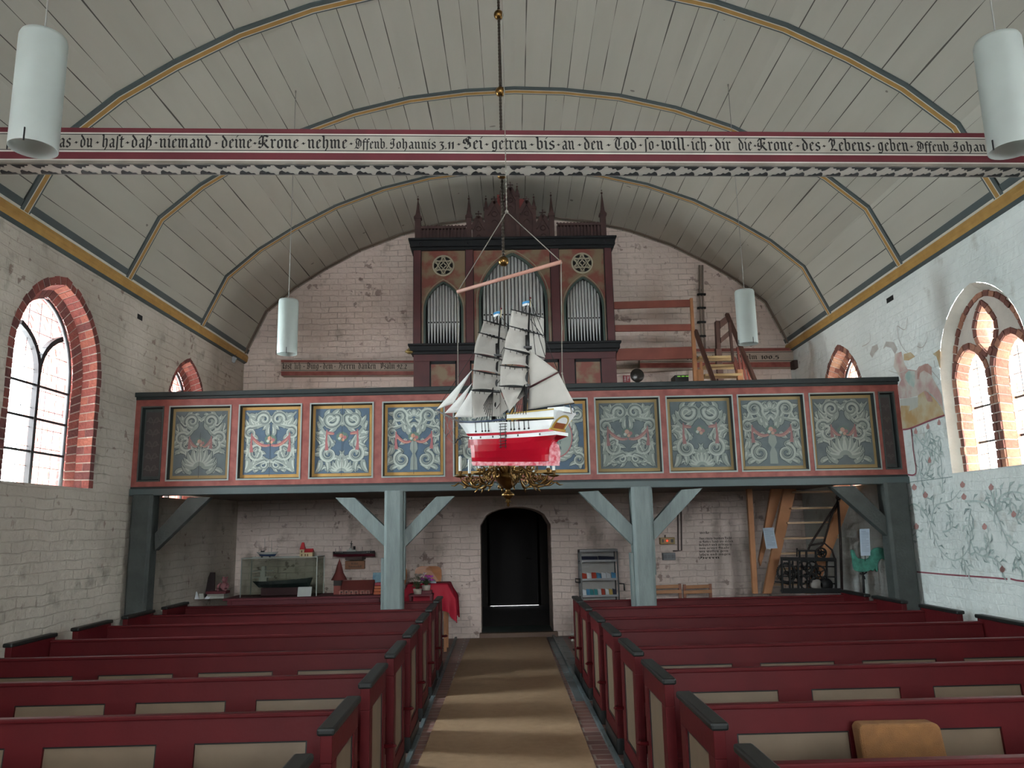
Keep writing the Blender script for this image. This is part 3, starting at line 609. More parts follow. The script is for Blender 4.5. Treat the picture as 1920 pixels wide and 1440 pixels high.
LY = [2.42, 3.41, 4.36, 5.33, 6.29, 7.25, 8.19, 9.13]; RY = [2.40, 3.33, 4.27, 5.18, 6.10, 6.99, 7.94, 8.74]
LX = -.695; RX = .855
for sd, ys_, xa, Ln, aisle in (('left', LY, LX, 3.10, -1), ('right', RY, RX, 3.20, 1)):
    proto = make_pew(aisle, Ln)
    for i, y in enumerate(ys_):
        o = proto if i == 0 else copy_tree(proto)
        o.location = (xa, y, 0)
        end = {0: 'with only its black cap and top rail in view', 7: 'farthest back, under the gallery'}.get(i, '')
        lab = 'dark red pew %s of the aisle, %s' % (sd, ('%s row from the camera' % NUM[i] if i < 7 else end))
        tag(o, lab, 'pew', 'pews %s of the aisle' % sd)
# brown upholstered cushion standing on the second right pew
CU_ = mat('brown_plush', '865c34', .95, col2='734e2c', nscale=20, bump=.6, bscale=300)
a = hit(1597, 1352, (0, 3.80, 0), V3((0, 1, 0))); b = hit(1745, 1350, (0, 3.80, 0), V3((0, 1, 0)))
mb = MB(); x0, x1 = a.x, b.x; yb = 3.79; P = []
for (x, z) in ((x0+.012, .447), (x1+.03, .447), (x1+.006, a.z-.02), (x1-.012, a.z-.002), (x0+.016, a.z), (x0-.0, a.z-.02)): P.append(V3((x, yb+(z-.45)*.1, z)))
mb.prism(P, (0, -.09, 0)); cu = mb.build('seat_cushion', CU_, label='brown plush cushion propped against the back of a right pew near the camera', cat='cushion', bevel=.022)

# ---------------------------------------------------------------- gallery
GY = 9.02; NY = V3((0, 1, 0))
def Gp(px, py, y=GY): return hit(px, py, (0, y, 0), NY)
GREEN = mat('gallery_post_green', '6a7472', .6, col2='555f5e', nscale=7, stretch=(3, 3, .5), bump=.25); DGREEN = mat('gallery_dark_green', '252b2b', .55, col2='1c2121', nscale=8, spec=.3); ENDG = mat('dark_green_black', '3e4340', .75, col2='2e3230', bump=.3)  # last one: darker grey-green for the end posts and narrow end panels
MARB = mat('red_marbling', '6e2c25', .5, col2='83443a', nscale=9, amt=.3); MARB2 = mat('dark_marbling', '54302d', .6, col2='663b35', nscale=9, amt=.3)
gal = thing('organ_gallery', 'painted timber gallery across the back of the nave on green posts', 'gallery', (.28, GY, 0))
# beam lines of the front
def lerp(a, b, t): return a+(b-a)*t
TL, TR_, BL, BR_ = Gp(255, 738), Gp(1687, 708), Gp(250, 928), Gp(1697, 905)
def GZ(x, f): t = (x-TL.x)/(TR_.x-TL.x); return lerp(lerp(BL.z, BR_.z, t), lerp(TL.z, TR_.z, t), f)   # f 0 bottom 1 top
xa, xb = XL(GY)+.0, XR(GY)-.0
def slab(mb, x0, x1, f0, f1, y0, y1, m=0):
    p = [(x0, GZ(x0, f0)), (x1, GZ(x1, f0)), (x1, GZ(x1, f1)), (x0, GZ(x0, f1))]
    mb.prism([(x, y0, z) for x, z in p], (0, y1-y0, 0), m)
slab(mb := MB(), xa, xb, .955, 1.0, GY-.07, GY+.09); slab(mb, xa, xb, .93, .96, GY-.035, GY+.06); mb.build('handrail', DGREEN, gal, bevel=.006)
slab(mb := MB(), xa, xb, -.01, .055, GY-.05, GY+.12); slab(mb, xa, xb, .05, .075, GY-.03, GY+.06, 1); mb.build('base_moulding', [mat('moulding_green', '3f4b4b', .5), DGREEN], gal, bevel=.005)
PX = [(263, 305), (316, 432), (447, 565), (581, 700), (717, 834), (850, 968), (984, 1104), (1117, 1240), (1252, 1378), (1387, 1513), (1523, 1647), (1655, 1684)]
opn = []
for i, (a, b) in enumerate(PX):
    y_ = 830; xA = Gp(a, y_).x; xB = Gp(b, y_).x; opn.append((xA, xB))
F0, F1 = .128, .862
mb = MB(); slab(mb, xa, xb, .07, F0, GY-.02, GY+.03); slab(mb, xa, xb, F1, .935, GY-.02, GY+.03)
e = [xa]+[v for o_ in opn for v in o_]+[xb]
for i in range(0, len(e), 2): slab(mb, e[i], e[i+1], F0, F1, GY-.02, GY+.03)
mb.build('frame', MARB, gal)
GREYB = mat('panel_moulding', '87908c', .6); PBLUE = mat('panel_blue', '4a5e70', .7, col2='405262', nscale=12); PDIRT = mat('panel_smoky_blue', '545f60', .75, col2='454e50', nscale=7)
SCR = [mat('scroll_grey', '868e88', .7), mat('scroll_light', 'aeb3aa', .7), mat('scroll_shadow', '3d4a50', .7), mat('ribbon_pink', '9c5f60', .7), mat('fruit_peach', 'c08d74', .7), mat('leaf_green', '5a7064', .7)]
SCD = [mat('scroll_grey_smoked', '737a74', .75), mat('scroll_light_smoked', '8d938b', .75), mat('scroll_shadow_smoked', '3a4244', .75), mat('ribbon_smoked', '7c5a58', .75), mat('fruit_smoked', '947468', .75), mat('leaf_smoked', '4f5f58', .75)]
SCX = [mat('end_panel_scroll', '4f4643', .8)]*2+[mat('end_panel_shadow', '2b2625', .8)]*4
def art(kind, x0, x1, f0, f1, y, mats, seed):
    """painted acanthus, mirrored about the middle; u -1..1, v -1 bottom..1 top"""
    rnd = random.Random(seed); mb = MB(); cx = (x0+x1)/2; hw = (x1-x0)/2; asp = ((GZ(cx, f1)-GZ(cx, f0))/2)/hw
    lay = [0]
    def T(u, v, k_): x = cx+u*hw; return V3((x, y-.0004*k_, GZ(x, f0+(f1-f0)*(v+1)/2)))
    def strip(P, W, m, k_, off=0):
        for sgn in (-1, 1):
            L = []; R_ = []
            for i, p in enumerate(P):
                a = P[max(0, i-1)]; b = P[min(len(P)-1, i+1)]; dx, dy = b[0]-a[0], (b[1]-a[1])*asp; l = math.hypot(dx, dy) or 1; nx, ny = -dy/l, dx/l/asp; w_ = W[i]
                L.append((p[0]+nx*(w_+off), p[1]+ny*(w_+off))); R_.append((p[0]-nx*(w_-off), p[1]-ny*(w_-off)))
            for i in range(len(P)-1):
                q = [L[i], L[i+1], R_[i+1], R_[i]]
                q = [(max(-1, min(1, sgn*a)), max(-1, min(1, b))) for a, b in q]
                lay.append(0) if len(lay) < 97 else lay.__delitem__(slice(1, None)); mb.poly([T(a, b, k_+.0095*len(lay)) for a, b in q], m)
    def lobe(u, v, ang, ln, wd, k_=3):
        wd *= 1.15; ln *= 1.1; lay[0] += 1; k_ = k_+.013*(lay[0] % 60)
        P = []; 
        for i in range(6): t = i/5; P.append((u+cos(ang+.5*t)*ln*t, v+sin(ang+.5*t)*ln*t/asp))
        W = [wd*s_ for s_ in (.6, 1, 1.05, .85, .55, .06)]
        strip(P, [w_+.022 for w_ in W], 2, k_); strip(P, W, 0, k_+1); strip(P[1:5], [w_*.3 for w_ in W[1:5]], 1, k_+2, off=wd*.35)
    def scroll(cu, cv, r, a0, turns, tail=None, wd=.085, d=1, lobes=6):
        wd *= 1.32
        P = []; W = []; n = 22
        if tail:
            e0 = (cu+r*cos(a0), cv+r*sin(a0)/asp); tg = (-sin(a0)*d*-1, cos(a0)*d*-1/asp)
            for i in range(8):
                t = i/8; m_ = (e0[0]+tg[0]*r*.9, e0[1]+tg[1]*r*.9)
                P.append(((1-t)**2*tail[0]+2*t*(1-t)*m_[0]+t*t*e0[0], (1-t)**2*tail[1]+2*t*(1-t)*m_[1]+t*t*e0[1])); W.append(wd*(.25+.75*t))
        for i in range(n+1):
            t = i/n; a = a0+d*turns*2*pi*t; rr = r*(1-t)**.8+.02; P.append((cu+rr*cos(a), cv+rr*sin(a)/asp)); W.append(wd*(1-.72*t))
        strip(P, [w_+.022 for w_ in W], 2, 1); 
        for j in range(lobes):
            i = 1+j*(len(P)-10)//max(1, lobes)*1; p = P[i]; q = P[i+1]; a = math.atan2((q[1]-p[1])*asp, q[0]-p[0]); lobe(p[0], p[1], a-d*.9+pi*0, wd*2.6*(.8+.5*rnd.random()), wd*.62)
        strip(P, W, 0, 6); strip(P[2:-3], [w_*.28 for w_ in W[2:-3]], 1, 7, off=wd*.42)
        strip(P[4:-5], [w_*.12 for w_ in W[4:-5]], 2, 8, off=-wd*.3)
    def blob(u, v, r, m, k_=12, both=False):
        blob.n += 1; mb.poly([T(u+r*cos(t*pi/5), v+r*sin(t*pi/5)/asp, k_+.07*(blob.n % 14)) for t in range(10)], m)
    blob.n = 0
    def swag(u0, v0, u1, v1, sag, drop=.3):
        P = [(u0+(u1-u0)*t, v0+(v1-v0)*t-sag*4*t*(1-t)) for t in [i/8 for i in range(9)]]; strip(P, [.05, .055, .06, .06, .06, .055, .05, .045, .04], 3, 11); strip(P[1:-1], [.012]*7, 4, 12, off=.02)
        strip([(u0, v0+.1), (u0+.01, v0-drop*.5), (u0-.01, v0-drop)], [.02, .04, .07], 3, 11)
    def fan(v, n, ln, wd, spread=1.1):
        for i in range(n): a = pi/2-spread*(i+.3)/n*1.25; lobe(.03+.02*i, v, a-.25, ln*(1-.08*i), wd, 4+i*.01)
    def bouquet(v):
        for i in range(9): a = i*.7; blob(.16*cos(a), v+.1*sin(a), .07, 5, 11)
        for (u, w_, r, m) in ((-.03, .03, .085, 4), (.1, -.02, .07, 3), (-.1, -.05, .055, 1), (.03, -.09, .06, 4)): blob(u, v+w_, r, m, 13)
    if kind in (1, 2, 3, 4):
        for (u_, v_, a_, l_) in ((.93, .62, -2.2, .42), (.95, .12, -2.5, .36), (.95, -.3, 2.6, .34), (.6, -.93, 2.2, .36), (.12, .95, -.9, .3), (.9, -.93, 2.3, .4), (.3, .02, -1.2, .3)): lobe(u_, v_, a_, l_, .075, 1.2)
    if kind == 1:
        scroll(.36, .70, .25, -.3, 1.3, tail=(.95, .9), d=1); scroll(.72, .15, .2, 2.2, 1.2, tail=(.2, .55), d=-1); scroll(.5, -.05, .22, 1.2, 1.2, tail=(.95, -.35), d=-1); fan(-.72, 5, .75, .1, 1.5)
        lobe(.5, .3, .4, .5, .09); lobe(.3, -.95, .5, .6, .09); swag(.42, .12, .05, -.05, .12); bouquet(.02)
    elif kind == 2:
        scroll(.28, .72, .24, 0, 1.3, tail=(.95, .95), d=1); scroll(.78, .3, .2, 1.5, 1.25, tail=(.15, .55), d=-1); scroll(.5, -.36, .27, 1.6, 1.3, tail=(.9, -.95), d=-1); scroll(.25, -.72, .16, 1.8, 1.1, tail=(.9, -.9), d=1, wd=.06)
        lobe(.45, .45, .9, .5, .1); lobe(.6, .5, .5, .4, .08); lobe(.85, -.1, -1.9, .5, .09); lobe(.85, -.5, -1.9, .5, .09); lobe(.1, .2, 1.2, .4, .07); swag(.72, .18, .02, -.1, .12, .5); bouquet(.08)
        strip([(0, -.55), (0, -.62), (.1, -.64), (.26, -.68)], [.03, .05, .03, .02], 1, 12)
    elif kind == 3:
        scroll(.42, .68, .3, 2.9, 1.35, tail=(.9, .35), d=1, wd=.1); scroll(.5, -.42, .27, 1.4, 1.3, tail=(.85, .5), d=-1, wd=.1); fan(-.95, 5, .5, .085, 1.5); lobe(.05, -.8, 1.3, .55, .08); lobe(.55, .25, -.4, .45, .09); lobe(.55, .05, -.2, .4, .08); lobe(.3, -.15, .6, .5, .09); lobe(.8, -.6, -1.7, .5, .09)
        swag(.58, .25, .3, .22, .0, .55); bouquet(.12)
    elif kind == 4:
        scroll(.56, .74, .24, 3.2, 1.3, tail=(.1, .3), d=-1, wd=.09); scroll(.46, -.62, .27, 1.3, 1.5, tail=(.95, -.15), d=-1, wd=.075, lobes=2); scroll(.82, .22, .18, 1.5, 1.2, tail=(.25, .5), d=-1, wd=.07); fan(.72, 3, .28, .06, 1.4); lobe(.16, .15, 1.1, .42, .09); lobe(.3, .25, .9, .4, .08); lobe(.85, -.2, -1.6, .4, .08); lobe(.9, -.5, -1.6, .45, .08)
        strip([(0, .02), (.0, -.15), (0, -.3), (0, -.45), (0, -.6), (0, -.95)], [.06, .13, .15, .05, .12, .14], 0, 9); swag(.68, .15, .06, -.02, .14, .45); bouquet(.08)
    elif kind == 5:
        for i in range(12): a = i*pi/11-pi/2; lobe(.62*cos(a), .0+.62*sin(a)/1, a+.8, .36, .07)
        scroll(.8, -.72, .2, 1.5, 1.3, tail=(.6, -.3), d=-1, wd=.07); scroll(.8, .7, .18, -1.5, 1.3, tail=(.5, .45), d=1, wd=.07)
        mb.poly([T(.6*cos(i*pi/16), .66*sin(i*pi/16), 14) for i in range(32)], 3); mb.poly([T(.56*cos(i*pi/16), .62*sin(i*pi/16), 15) for i in range(32)], 0)
        def t3(u, v): return T(u, v, 17)
        for t_, v in (('mit', .32), ('fleiss', .14), ('verdo', -.04), ('spr', -.22), ('ou', -.4)):
            write(mb, t_, lambda u, w_, v=v: t3(u, v+w_), -.34 if len(t_) > 3 else -.2, .34 if len(t_) > 3 else .2, .09, m=2, nib=.14)
    else:
        mats_ = 0
        for i in range(5): scroll(.3, .75-.38*i, .35, 1.0, 1.0, tail=(.0, .6-.38*i), d=-1, wd=.12, lobes=2)
    return mb
kinds = [6, 1, 2, 3, 4, 3, 5, 2, 3, 4, 1, 6]; ORD = ['dark narrow', '', '', '', '', '', '', '', '', '', '', 'dark narrow']
for i, ((x0, x1), kd) in enumerate(zip(opn, kinds)):
    dk = i in (0, 11); smoky = i in (0, 1, 7, 8, 9, 10, 11)
    mb = MB(); m_ = .028; slab(mb, x0, x1, F0, F1, GY+.030, GY+.042, 0)
    # bevelled moulding inside the opening
    zf = lambda x, f: V3((x, 0, GZ(x, f)))
    def ringq(a, ya, b, yb_, mm):
        O = [(x0+a, F0+a*.85), (x1-a, F0+a*.85), (x1-a, F1-a*.85), (x0+a, F1-a*.85)]; I = [(x0+b, F0+b*.85), (x1-b, F0+b*.85), (x1-b, F1-b*.85), (x0+b, F1-b*.85)]
        for q in range(4):
            r = (q+1) % 4; mb.poly([(O[q][0], ya, GZ(*O[q])), (O[r][0], ya, GZ(*O[r])), (I[r][0], yb_, GZ(*I[r])), (I[q][0], yb_, GZ(*I[q]))], mm)
    ringq(-.004, GY-.028, .012, GY-.028, 1); ringq(-.004, GY-.02, -.004, GY-.028, 1); ringq(.012, GY-.028, .024, GY+.029, 2)
    pn = mb.build('painted_panel', [ENDG if dk else OCHRE if not smoky else mat('ochre_smoky', '857048', .7), GREYB if not dk else ENDG, DGREEN], gal, fix=False,
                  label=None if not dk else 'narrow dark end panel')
    a0 = .055 if not dk else .04; mb = MB(); fa, fb = F0+.05, F1-.05
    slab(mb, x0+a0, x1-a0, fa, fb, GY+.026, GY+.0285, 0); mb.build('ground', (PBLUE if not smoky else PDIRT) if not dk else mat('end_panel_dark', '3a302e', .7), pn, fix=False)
    mb = art(kd, x0+a0+.004, x1-a0-.004, fa+.006, fb-.006, GY+.0255, SCR, i)
    if i in (1, 2, 3, 4): cxm = (x0+x1)/2; slab(mb, cxm-.002, cxm+.002, F0+.03, F1-.02 if i == 3 else .6, GY+.0165, GY+.017, 6)
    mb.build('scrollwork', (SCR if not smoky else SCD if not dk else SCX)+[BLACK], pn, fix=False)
# floor of the gallery with joists, seen from below
mb = MB(); z0 = 2.10
for i in range(20):
    y = GY+.1+i*(Y1-GY-.1)/20; mb.prism([(XL(y), y, z0+.06), (XR(y), y, z0+.06), (XR(y), y+.165, z0+.06), (XL(y), y+.165, z0+.06)], (0, 0, .04))
mb.build('deck', mat('deck_boards', '6e5f55', .85, col2='5a4d45'), gal)
for x in (): MB().box(x-.08, x+.08, GY+.14, Y1, z0-.06, z0+.058).build('joist', mat('joist_wood', '5c5049', .85), gal)
# posts and braces
def post(px0, px1, mats, braces, chf=.0):
    a = Gp(px0, 931).x; b = Gp(px1, 920).x; mb = MB(); top = GZ((a+b)/2, 0); e_ = .03
    mb.prism([(a, GY-.08+e_, 0), (a+e_, GY-.08, 0), (b-e_, GY-.08, 0), (b, GY-.08+e_, 0), (b, GY+.12, 0), (a, GY+.12, 0)], (0, 0, top))
    if chf: mb.box(a-.035, a, GY-.03, GY+.09, 0, 1.35); mb.box(b, b+.02, GY-.02, GY+.08, 1.1, top)
    p = mb.build('post', mats, gal, bevel=.006)
    for q in braces: MB().prism([Gp(*c, GY-.02) for c in q], (0, .11, 0)).build('brace', mats, p, bevel=.006)
post(722, 757, GREEN, ([(628, 933), (665, 933), (724, 990), (724, 1028)], [(757, 995), (757, 1028), (853, 930), (818, 931)]), 1)
post(1182, 1219, GREEN, ([(1085, 922), (1122, 920), (1186, 985), (1186, 1022)], [(1219, 985), (1219, 1022), (1318, 915), (1278, 918)]), 1)
post(251, 292, ENDG, ([(290, 1000), (290, 1033), (395, 932), (352, 933)],))
post(1655, 1698, ENDG, ([(1558, 912), (1603, 911), (1668, 975), (1668, 1008)],))

# ---------------------------------------------------------------- organ
OY = 10.95
def Op(px, py, y=OY): return hit(px, py, (0, y, 0), NY)
def oc(X, Y): return (700+X*.28125, 320+Y*.28125)
def OQ(X, Y, y=OY): return Op(*oc(X, Y), y)
ORED = mat('organ_oxblood', '4c1c1f', .55, col2='3d1619'); OMAR = mat('organ_brown_marbling', '77644c', .5, col2='74392e', nscale=4.5, amt=.14, bump=.05); OBLK = mat('organ_black_moulding', '121417', .55, spec=.25); ODK = mat('organ_dark_inside', '0d0d0e', .9); OGRN = mat('organ_green_bead', '2f4038', .5); OGIL = mat('organ_grey_gilt', '8d7f68', .5)
org = thing('pipe_organ', 'oxblood and brown pipe organ with gothic pinnacles standing on the gallery', 'organ', (.3, OY, 2.2))
xl, xr = OQ(270, 800).x, OQ(1597, 800).x; zc = OQ(900, 530).z; zt1 = OQ(900, 462).z; zm1 = OQ(900, 1155).z; zm0 = OQ(900, 1205).z; zb = 2.2
def X_(v): return OQ(v, 850).x
def Z_(v): return OQ(930, v).z
def obx(mb, a, b, z0, z1, y0, y1, m=0): mb.box(a, b, y0, y1, z0, z1, m)
arcs = {}
def parch(xc, hw, zs, zsp, za, n=10):
    return [(x, z) for x, z in gothic(xc-hw, xc+hw, zs, zsp, za, n)]
ops = [(X_(467), (X_(595)-X_(345))/2, Z_(1160), Z_(935), Z_(740)), (X_(932), (X_(1155)-X_(712))/2, Z_(1158), Z_(880), Z_(558)), (X_(1402), (X_(1530)-X_(1275))/2, Z_(1158), Z_(925), Z_(722))]
holes = [[(x, z+.004) for x, z in parch(*o_)] for o_ in ops]
mb = MB(); fillholes([(xl, zm1), (xr, zm1), (xr, zc), (xl, zc)], holes, lambda x, z: V3((x, OY, z)), mb, 0)
for h in holes:
    for a, b in zip(h, h[1:]): mb.poly([(a[0], OY, a[1]), (b[0], OY, b[1]), (b[0], OY+.12, b[1]), (a[0], OY+.12, a[1])], 1)
case = mb.build('case_front', [OMAR, OBLK], org)
for h, w_ in zip(holes, (.03, .04, .03)):
    mb = MB()
    for a, b in zip(h, h[1:]): mb.bar((a[0], OY-.004, a[1]), (b[0], OY-.004, b[1]), w_, .03, 0, up=(0, 1, 0))
    for a, b in zip(h, h[1:]): 
        d = .03; c = h[len(h)//2][0]; f = lambda p: (c+(p[0]-c)*1.09, h[0][1]+(p[1]-h[0][1])*1.045); mb.bar((f(a)[0], OY-.003, f(a)[1]), (f(b)[0], OY-.003, f(b)[1]), .014, .014, 1, up=(0, 1, 0))
    mb.build('arch_bead', [OGRN, OGIL], case)
mb = MB(); mb.box(xl+.02, xr-.02, OY+.16, Y1-.05, zm1, zc); mb.build('case_body', ODK, org)
mb = MB(); mb.box(xl, xr, OY+.02, Y1-.05, zb, zm0); lowx = [(375, 552), (1325, 1502)]
mb.box(xl, xr, OY-.012, OY+.02, Z_(1262), zm0); mb.box(xl, xr, OY-.012, OY+.02, zb, zb+.1)
ed = [xl, X_(375), X_(552), X_(640), X_(1225), X_(1325), X_(1502), xr]
for i in range(0, 8, 2): mb.box(ed[i], ed[i+1], OY-.012, OY+.02, zb, Z_(1262))
mb.build('lower_case', ORED, org, bevel=.003)
for a, b in ((ed[1], ed[2]), (ed[3], ed[4]), (ed[5], ed[6])):
    mb = MB(); mb.box(a+.02, b-.02, OY+.004, OY+.0185, zb+.1, Z_(1282)); mb.build('lower_panel', OMAR, org)
    mb = MB(); mb.box(a, a+.02, OY-.002, OY+.0195, zb+.1, Z_(1262)); mb.box(b-.02, b, OY-.002, OY+.0195, zb+.1, Z_(1262)); mb.box(a, b, OY-.002, OY+.0195, Z_(1282), Z_(1262)); mb.build('panel_bead', OBLK, org)
for a, b in ((270, 318), (618, 668), (1187, 1243), (1550, 1597)):
    mb = MB(); mb.box(X_(a), X_(b), OY-.045, OY+.02, zm1, zc)
    mb.box(X_(a)-.008, X_(a), OY-.03, OY, zm1, zc, 1); mb.box(X_(b), X_(b)+.008, OY-.03, OY, zm1, zc, 1)
    mb.build('pilaster', [ORED, OBLK], org, bevel=.004)
mb = MB()
for z0_, z1_, o_ in ((zc, zc+.04, .06), (zc+.04, zt1-.03, .10), (zt1-.03, zt1, .14)): mb.box(xl-o_*.5, xr+o_*.5, OY-o_, Y1-.1, z0_, z1_)
for x in (X_(318), X_(640), X_(1215), X_(1550)): mb.ball((x, OY-.105, (zc+zt1)/2), .02, 10)
mb.build('upper_cornice', OBLK, org, bevel=.004)
mb = MB()
for z0_, z1_, o_ in ((zm0-.03, zm0+.01, .05), (zm0+.01, zm1-.03, .09), (zm1-.03, zm1, .12)): mb.box(xl-o_*.6, xr+o_*.6, OY-o_, OY+.15, z0_, z1_)
mb.build('lower_cornice', OBLK, org, bevel=.004)
PIPE = mat('organ_pipe_tin', 'c9cbcb', .35, .35, col2='b4b6b6', nscale=3)
for (xc, hw, zs, zsp, za), n, mouth in zip(ops, (11, 17, 11), (1005, 960, 990)):
    zmth = Z_(mouth); w_ = (hw*2-.07)/n
    for i in range(n):
        x = xc-hw+.035+w_*(i+.5); u = abs(x-xc); zz = zsp+(za-zsp)*sqrt(max(0, 1-(u/hw)**1.7))-.02; r = w_*.43; zm = zmth+.0*i
        mb = MB(); mb.lathe([(r*.2, zs+.02), (r*.35, zs+.05), (r, zm-.01), (r, zm+.05), (r, zz), (r*.9, zz+.003)], (x, OY+.055, 0), 12)
        mb.box(x-r*.45, x+r*.45, OY+.055-r-.002, OY+.055-r*.8, zm+.0, zm+.022, 1); mb.box(x-r*.75, x-r*.5, OY+.055-r-.006, OY+.055-r*.5, zm-.015, zm+.05); mb.box(x+r*.5, x+r*.75, OY+.055-r-.006, OY+.055-r*.5, zm-.015, zm+.05)
        mb.build('organ_pipe', [PIPE, ODK], org)
# rosettes
for X, Y in ((467, 633), (1392, 616)):
    c = OQ(X, Y, OY-.012); R = .165*.95; mb = MB()
    mb.lathe([(R*1.03, .0), (R*1.03, .02), (R*.9, .024), (R*.9, .0)], c+V3((0, .012, 0)), 32, 0, (0, -1, 0)); mb.poly([c+V3((R*cos(t*pi/16), .008, R*sin(t*pi/16))) for t in range(32)], 1)
    for k_ in range(2):
        tri = [c+V3((R*.86*cos(pi/2+k_*pi+j*2*pi/3), -.008, R*.86*sin(pi/2+k_*pi+j*2*pi/3))) for j in range(3)]
        for j in range(3): mb.bar(tri[j], tri[(j+1) % 3], .016, .012, 0, up=(0, 1, 0))
    mb.tube([c+V3((R*.24*(1+.25*cos(4*t*pi/12))*cos(t*pi/12), -.006, R*.24*(1+.25*cos(4*t*pi/12))*sin(t*pi/12))) for t in range(24)], .009, 6, 0, True)
    for j in range(6): t = pi/6+j*pi/3; mb.tube([c+V3((R*.74*cos(t)+.028*cos(q*pi/4), -.004, R*.74*sin(t)+.028*sin(q*pi/4))) for q in range(8)], .005, 5, 0, True)
    mb.build('rosette', [OGIL if False else mat('rosette_stone', 'a39c88', .7), ODK], org)
# crest: balustrades, gables and pinnacles
OCR = mat('crest_brown', '382422', .75, col2='48302c', nscale=9)
for a, b, t in ((318, 622, 362), (1243, 1542, 352)):
    mb = MB(); x0, x1 = X_(a), X_(b); zt2 = Z_(t); mb.box(x0, x1, OY-.03, OY+.03, zt1, zt1+.03); mb.box(x0, x1, OY-.035, OY+.035, zt2-.05, zt2-.015)
    n = 13
    for i in range(n+1): x = x0+(x1-x0)*i/n; mb.box(x-.012, x+.012, OY-.02, OY+.02, zt1+.03, zt2-.05); mb.ball((x, OY, zt2-.005), .015, 8)
    mb.box(x0, x1, OY+.0, OY+.03, zt1+.03, zt2-.1) if False else None
    mb.poly([(x0, OY+.03, zt1), (x1, OY+.03, zt1), (x1, OY+.03, zt2-.03), (x0, OY+.03, zt2-.03)])
    mb.build('balustrade', OCR, org)
for a, b, pk, cr in ((665, 752, 308, 270), (768, 866, 208, 175), (884, 972, 120, 78), (990, 1082, 208, 175), (1098, 1192, 305, 265)):
    x0, x1 = X_(a), X_(b); xc = (x0+x1)/2; zsh = Z_(pk+45+ (b-a)*.35); zp = Z_(pk); mb = MB()
    mb.prism([(x0, OY, zt1), (x1, OY, zt1), (x1, OY, zsh), (xc, OY, zp), (x0, OY, zsh)], (0, .05, 0)); 
    mb.bar((x0-.01, OY-.01, zsh-.01), (xc, OY-.01, zp+.01), .06, .022, up=(0, 1, 0)); mb.bar((x1+.01, OY-.01, zsh-.01), (xc, OY-.01, zp+.01), .06, .022, up=(0, 1, 0))
    h = parch(xc, (x1-x0)*.26, zt1+.02, zsh-.16, zsh-.09, 6)
    for p, q in zip(h, h[1:]): mb.bar((p[0], OY-.008, p[1]), (q[0], OY-.008, q[1]), .016, .016, up=(0, 1, 0))
    r_ = (x1-x0)*.18; mb.tube([V3((xc+r_*cos(t*pi/8), OY-.008, zsh-.0+r_*sin(t*pi/8))) for t in range(16)], .008, 5, 0, True)
    zc_ = Z_(cr); mb.bar((xc, OY+.0, zp), (xc, OY+.0, zc_), .012, .012); zq = zp+(zc_-zp)*.6; mb.bar((xc-.035, OY, zq), (xc+.035, OY, zq), .012, .012)
    for p in ((xc-.038, zq), (xc+.038, zq), (xc, zc_)): mb.ball((p[0], OY, p[1]), .011, 8)
    mb.build('gable', OCR, org)
for X, t, sh, w_ in ((297, 165, 292, .042), (643, 165, 290, .038), (760, 168, 235, .026), (867, 90, 150, .026), (975, 88, 150, .026), (1087, 160, 235, .026), (1204, 150, 285, .038), (1553, 138, 285, .04)):
    x = X_(X); mb = MB(); z0_, zs_, z1_ = zt1, Z_(sh), Z_(t)
    mb.box(x-w_, x+w_, OY-w_, OY+w_, z0_, zs_-.06); mb.box(x-w_*1.35, x+w_*1.35, OY-w_*1.35, OY+w_*1.35, zs_-.06, zs_-.03)
    for sx_ in (-1, 1): mb.prism([(x-w_*1.2, OY+sx_*w_*1.2, zs_-.03), (x+w_*1.2, OY+sx_*w_*1.2, zs_-.03), (x, OY+sx_*w_*1.2, zs_+.05)], (0, -sx_*.02, 0))
    mb.lathe([(w_*1.1, zs_-.03), (w_*.8, zs_+.04), (w_*.12, z1_-.05), (.001, z1_)], (x, OY, 0), 4); mb.ball((x, OY, z1_-.045), .016, 8); mb.ball((x, OY, z1_), .008, 6)
    mb.build('pinnacle', OCR, org)
mb = MB(); 
for X0, X1, t in ((838, 866, 130), (985, 1028, 160)): mb.box(X_(X0), X_(X1), OY+.15, OY+.2, zt1, Z_(t))
mb.build('rear_post', mat('organ_rear_red', '8a3d38', .6), org)
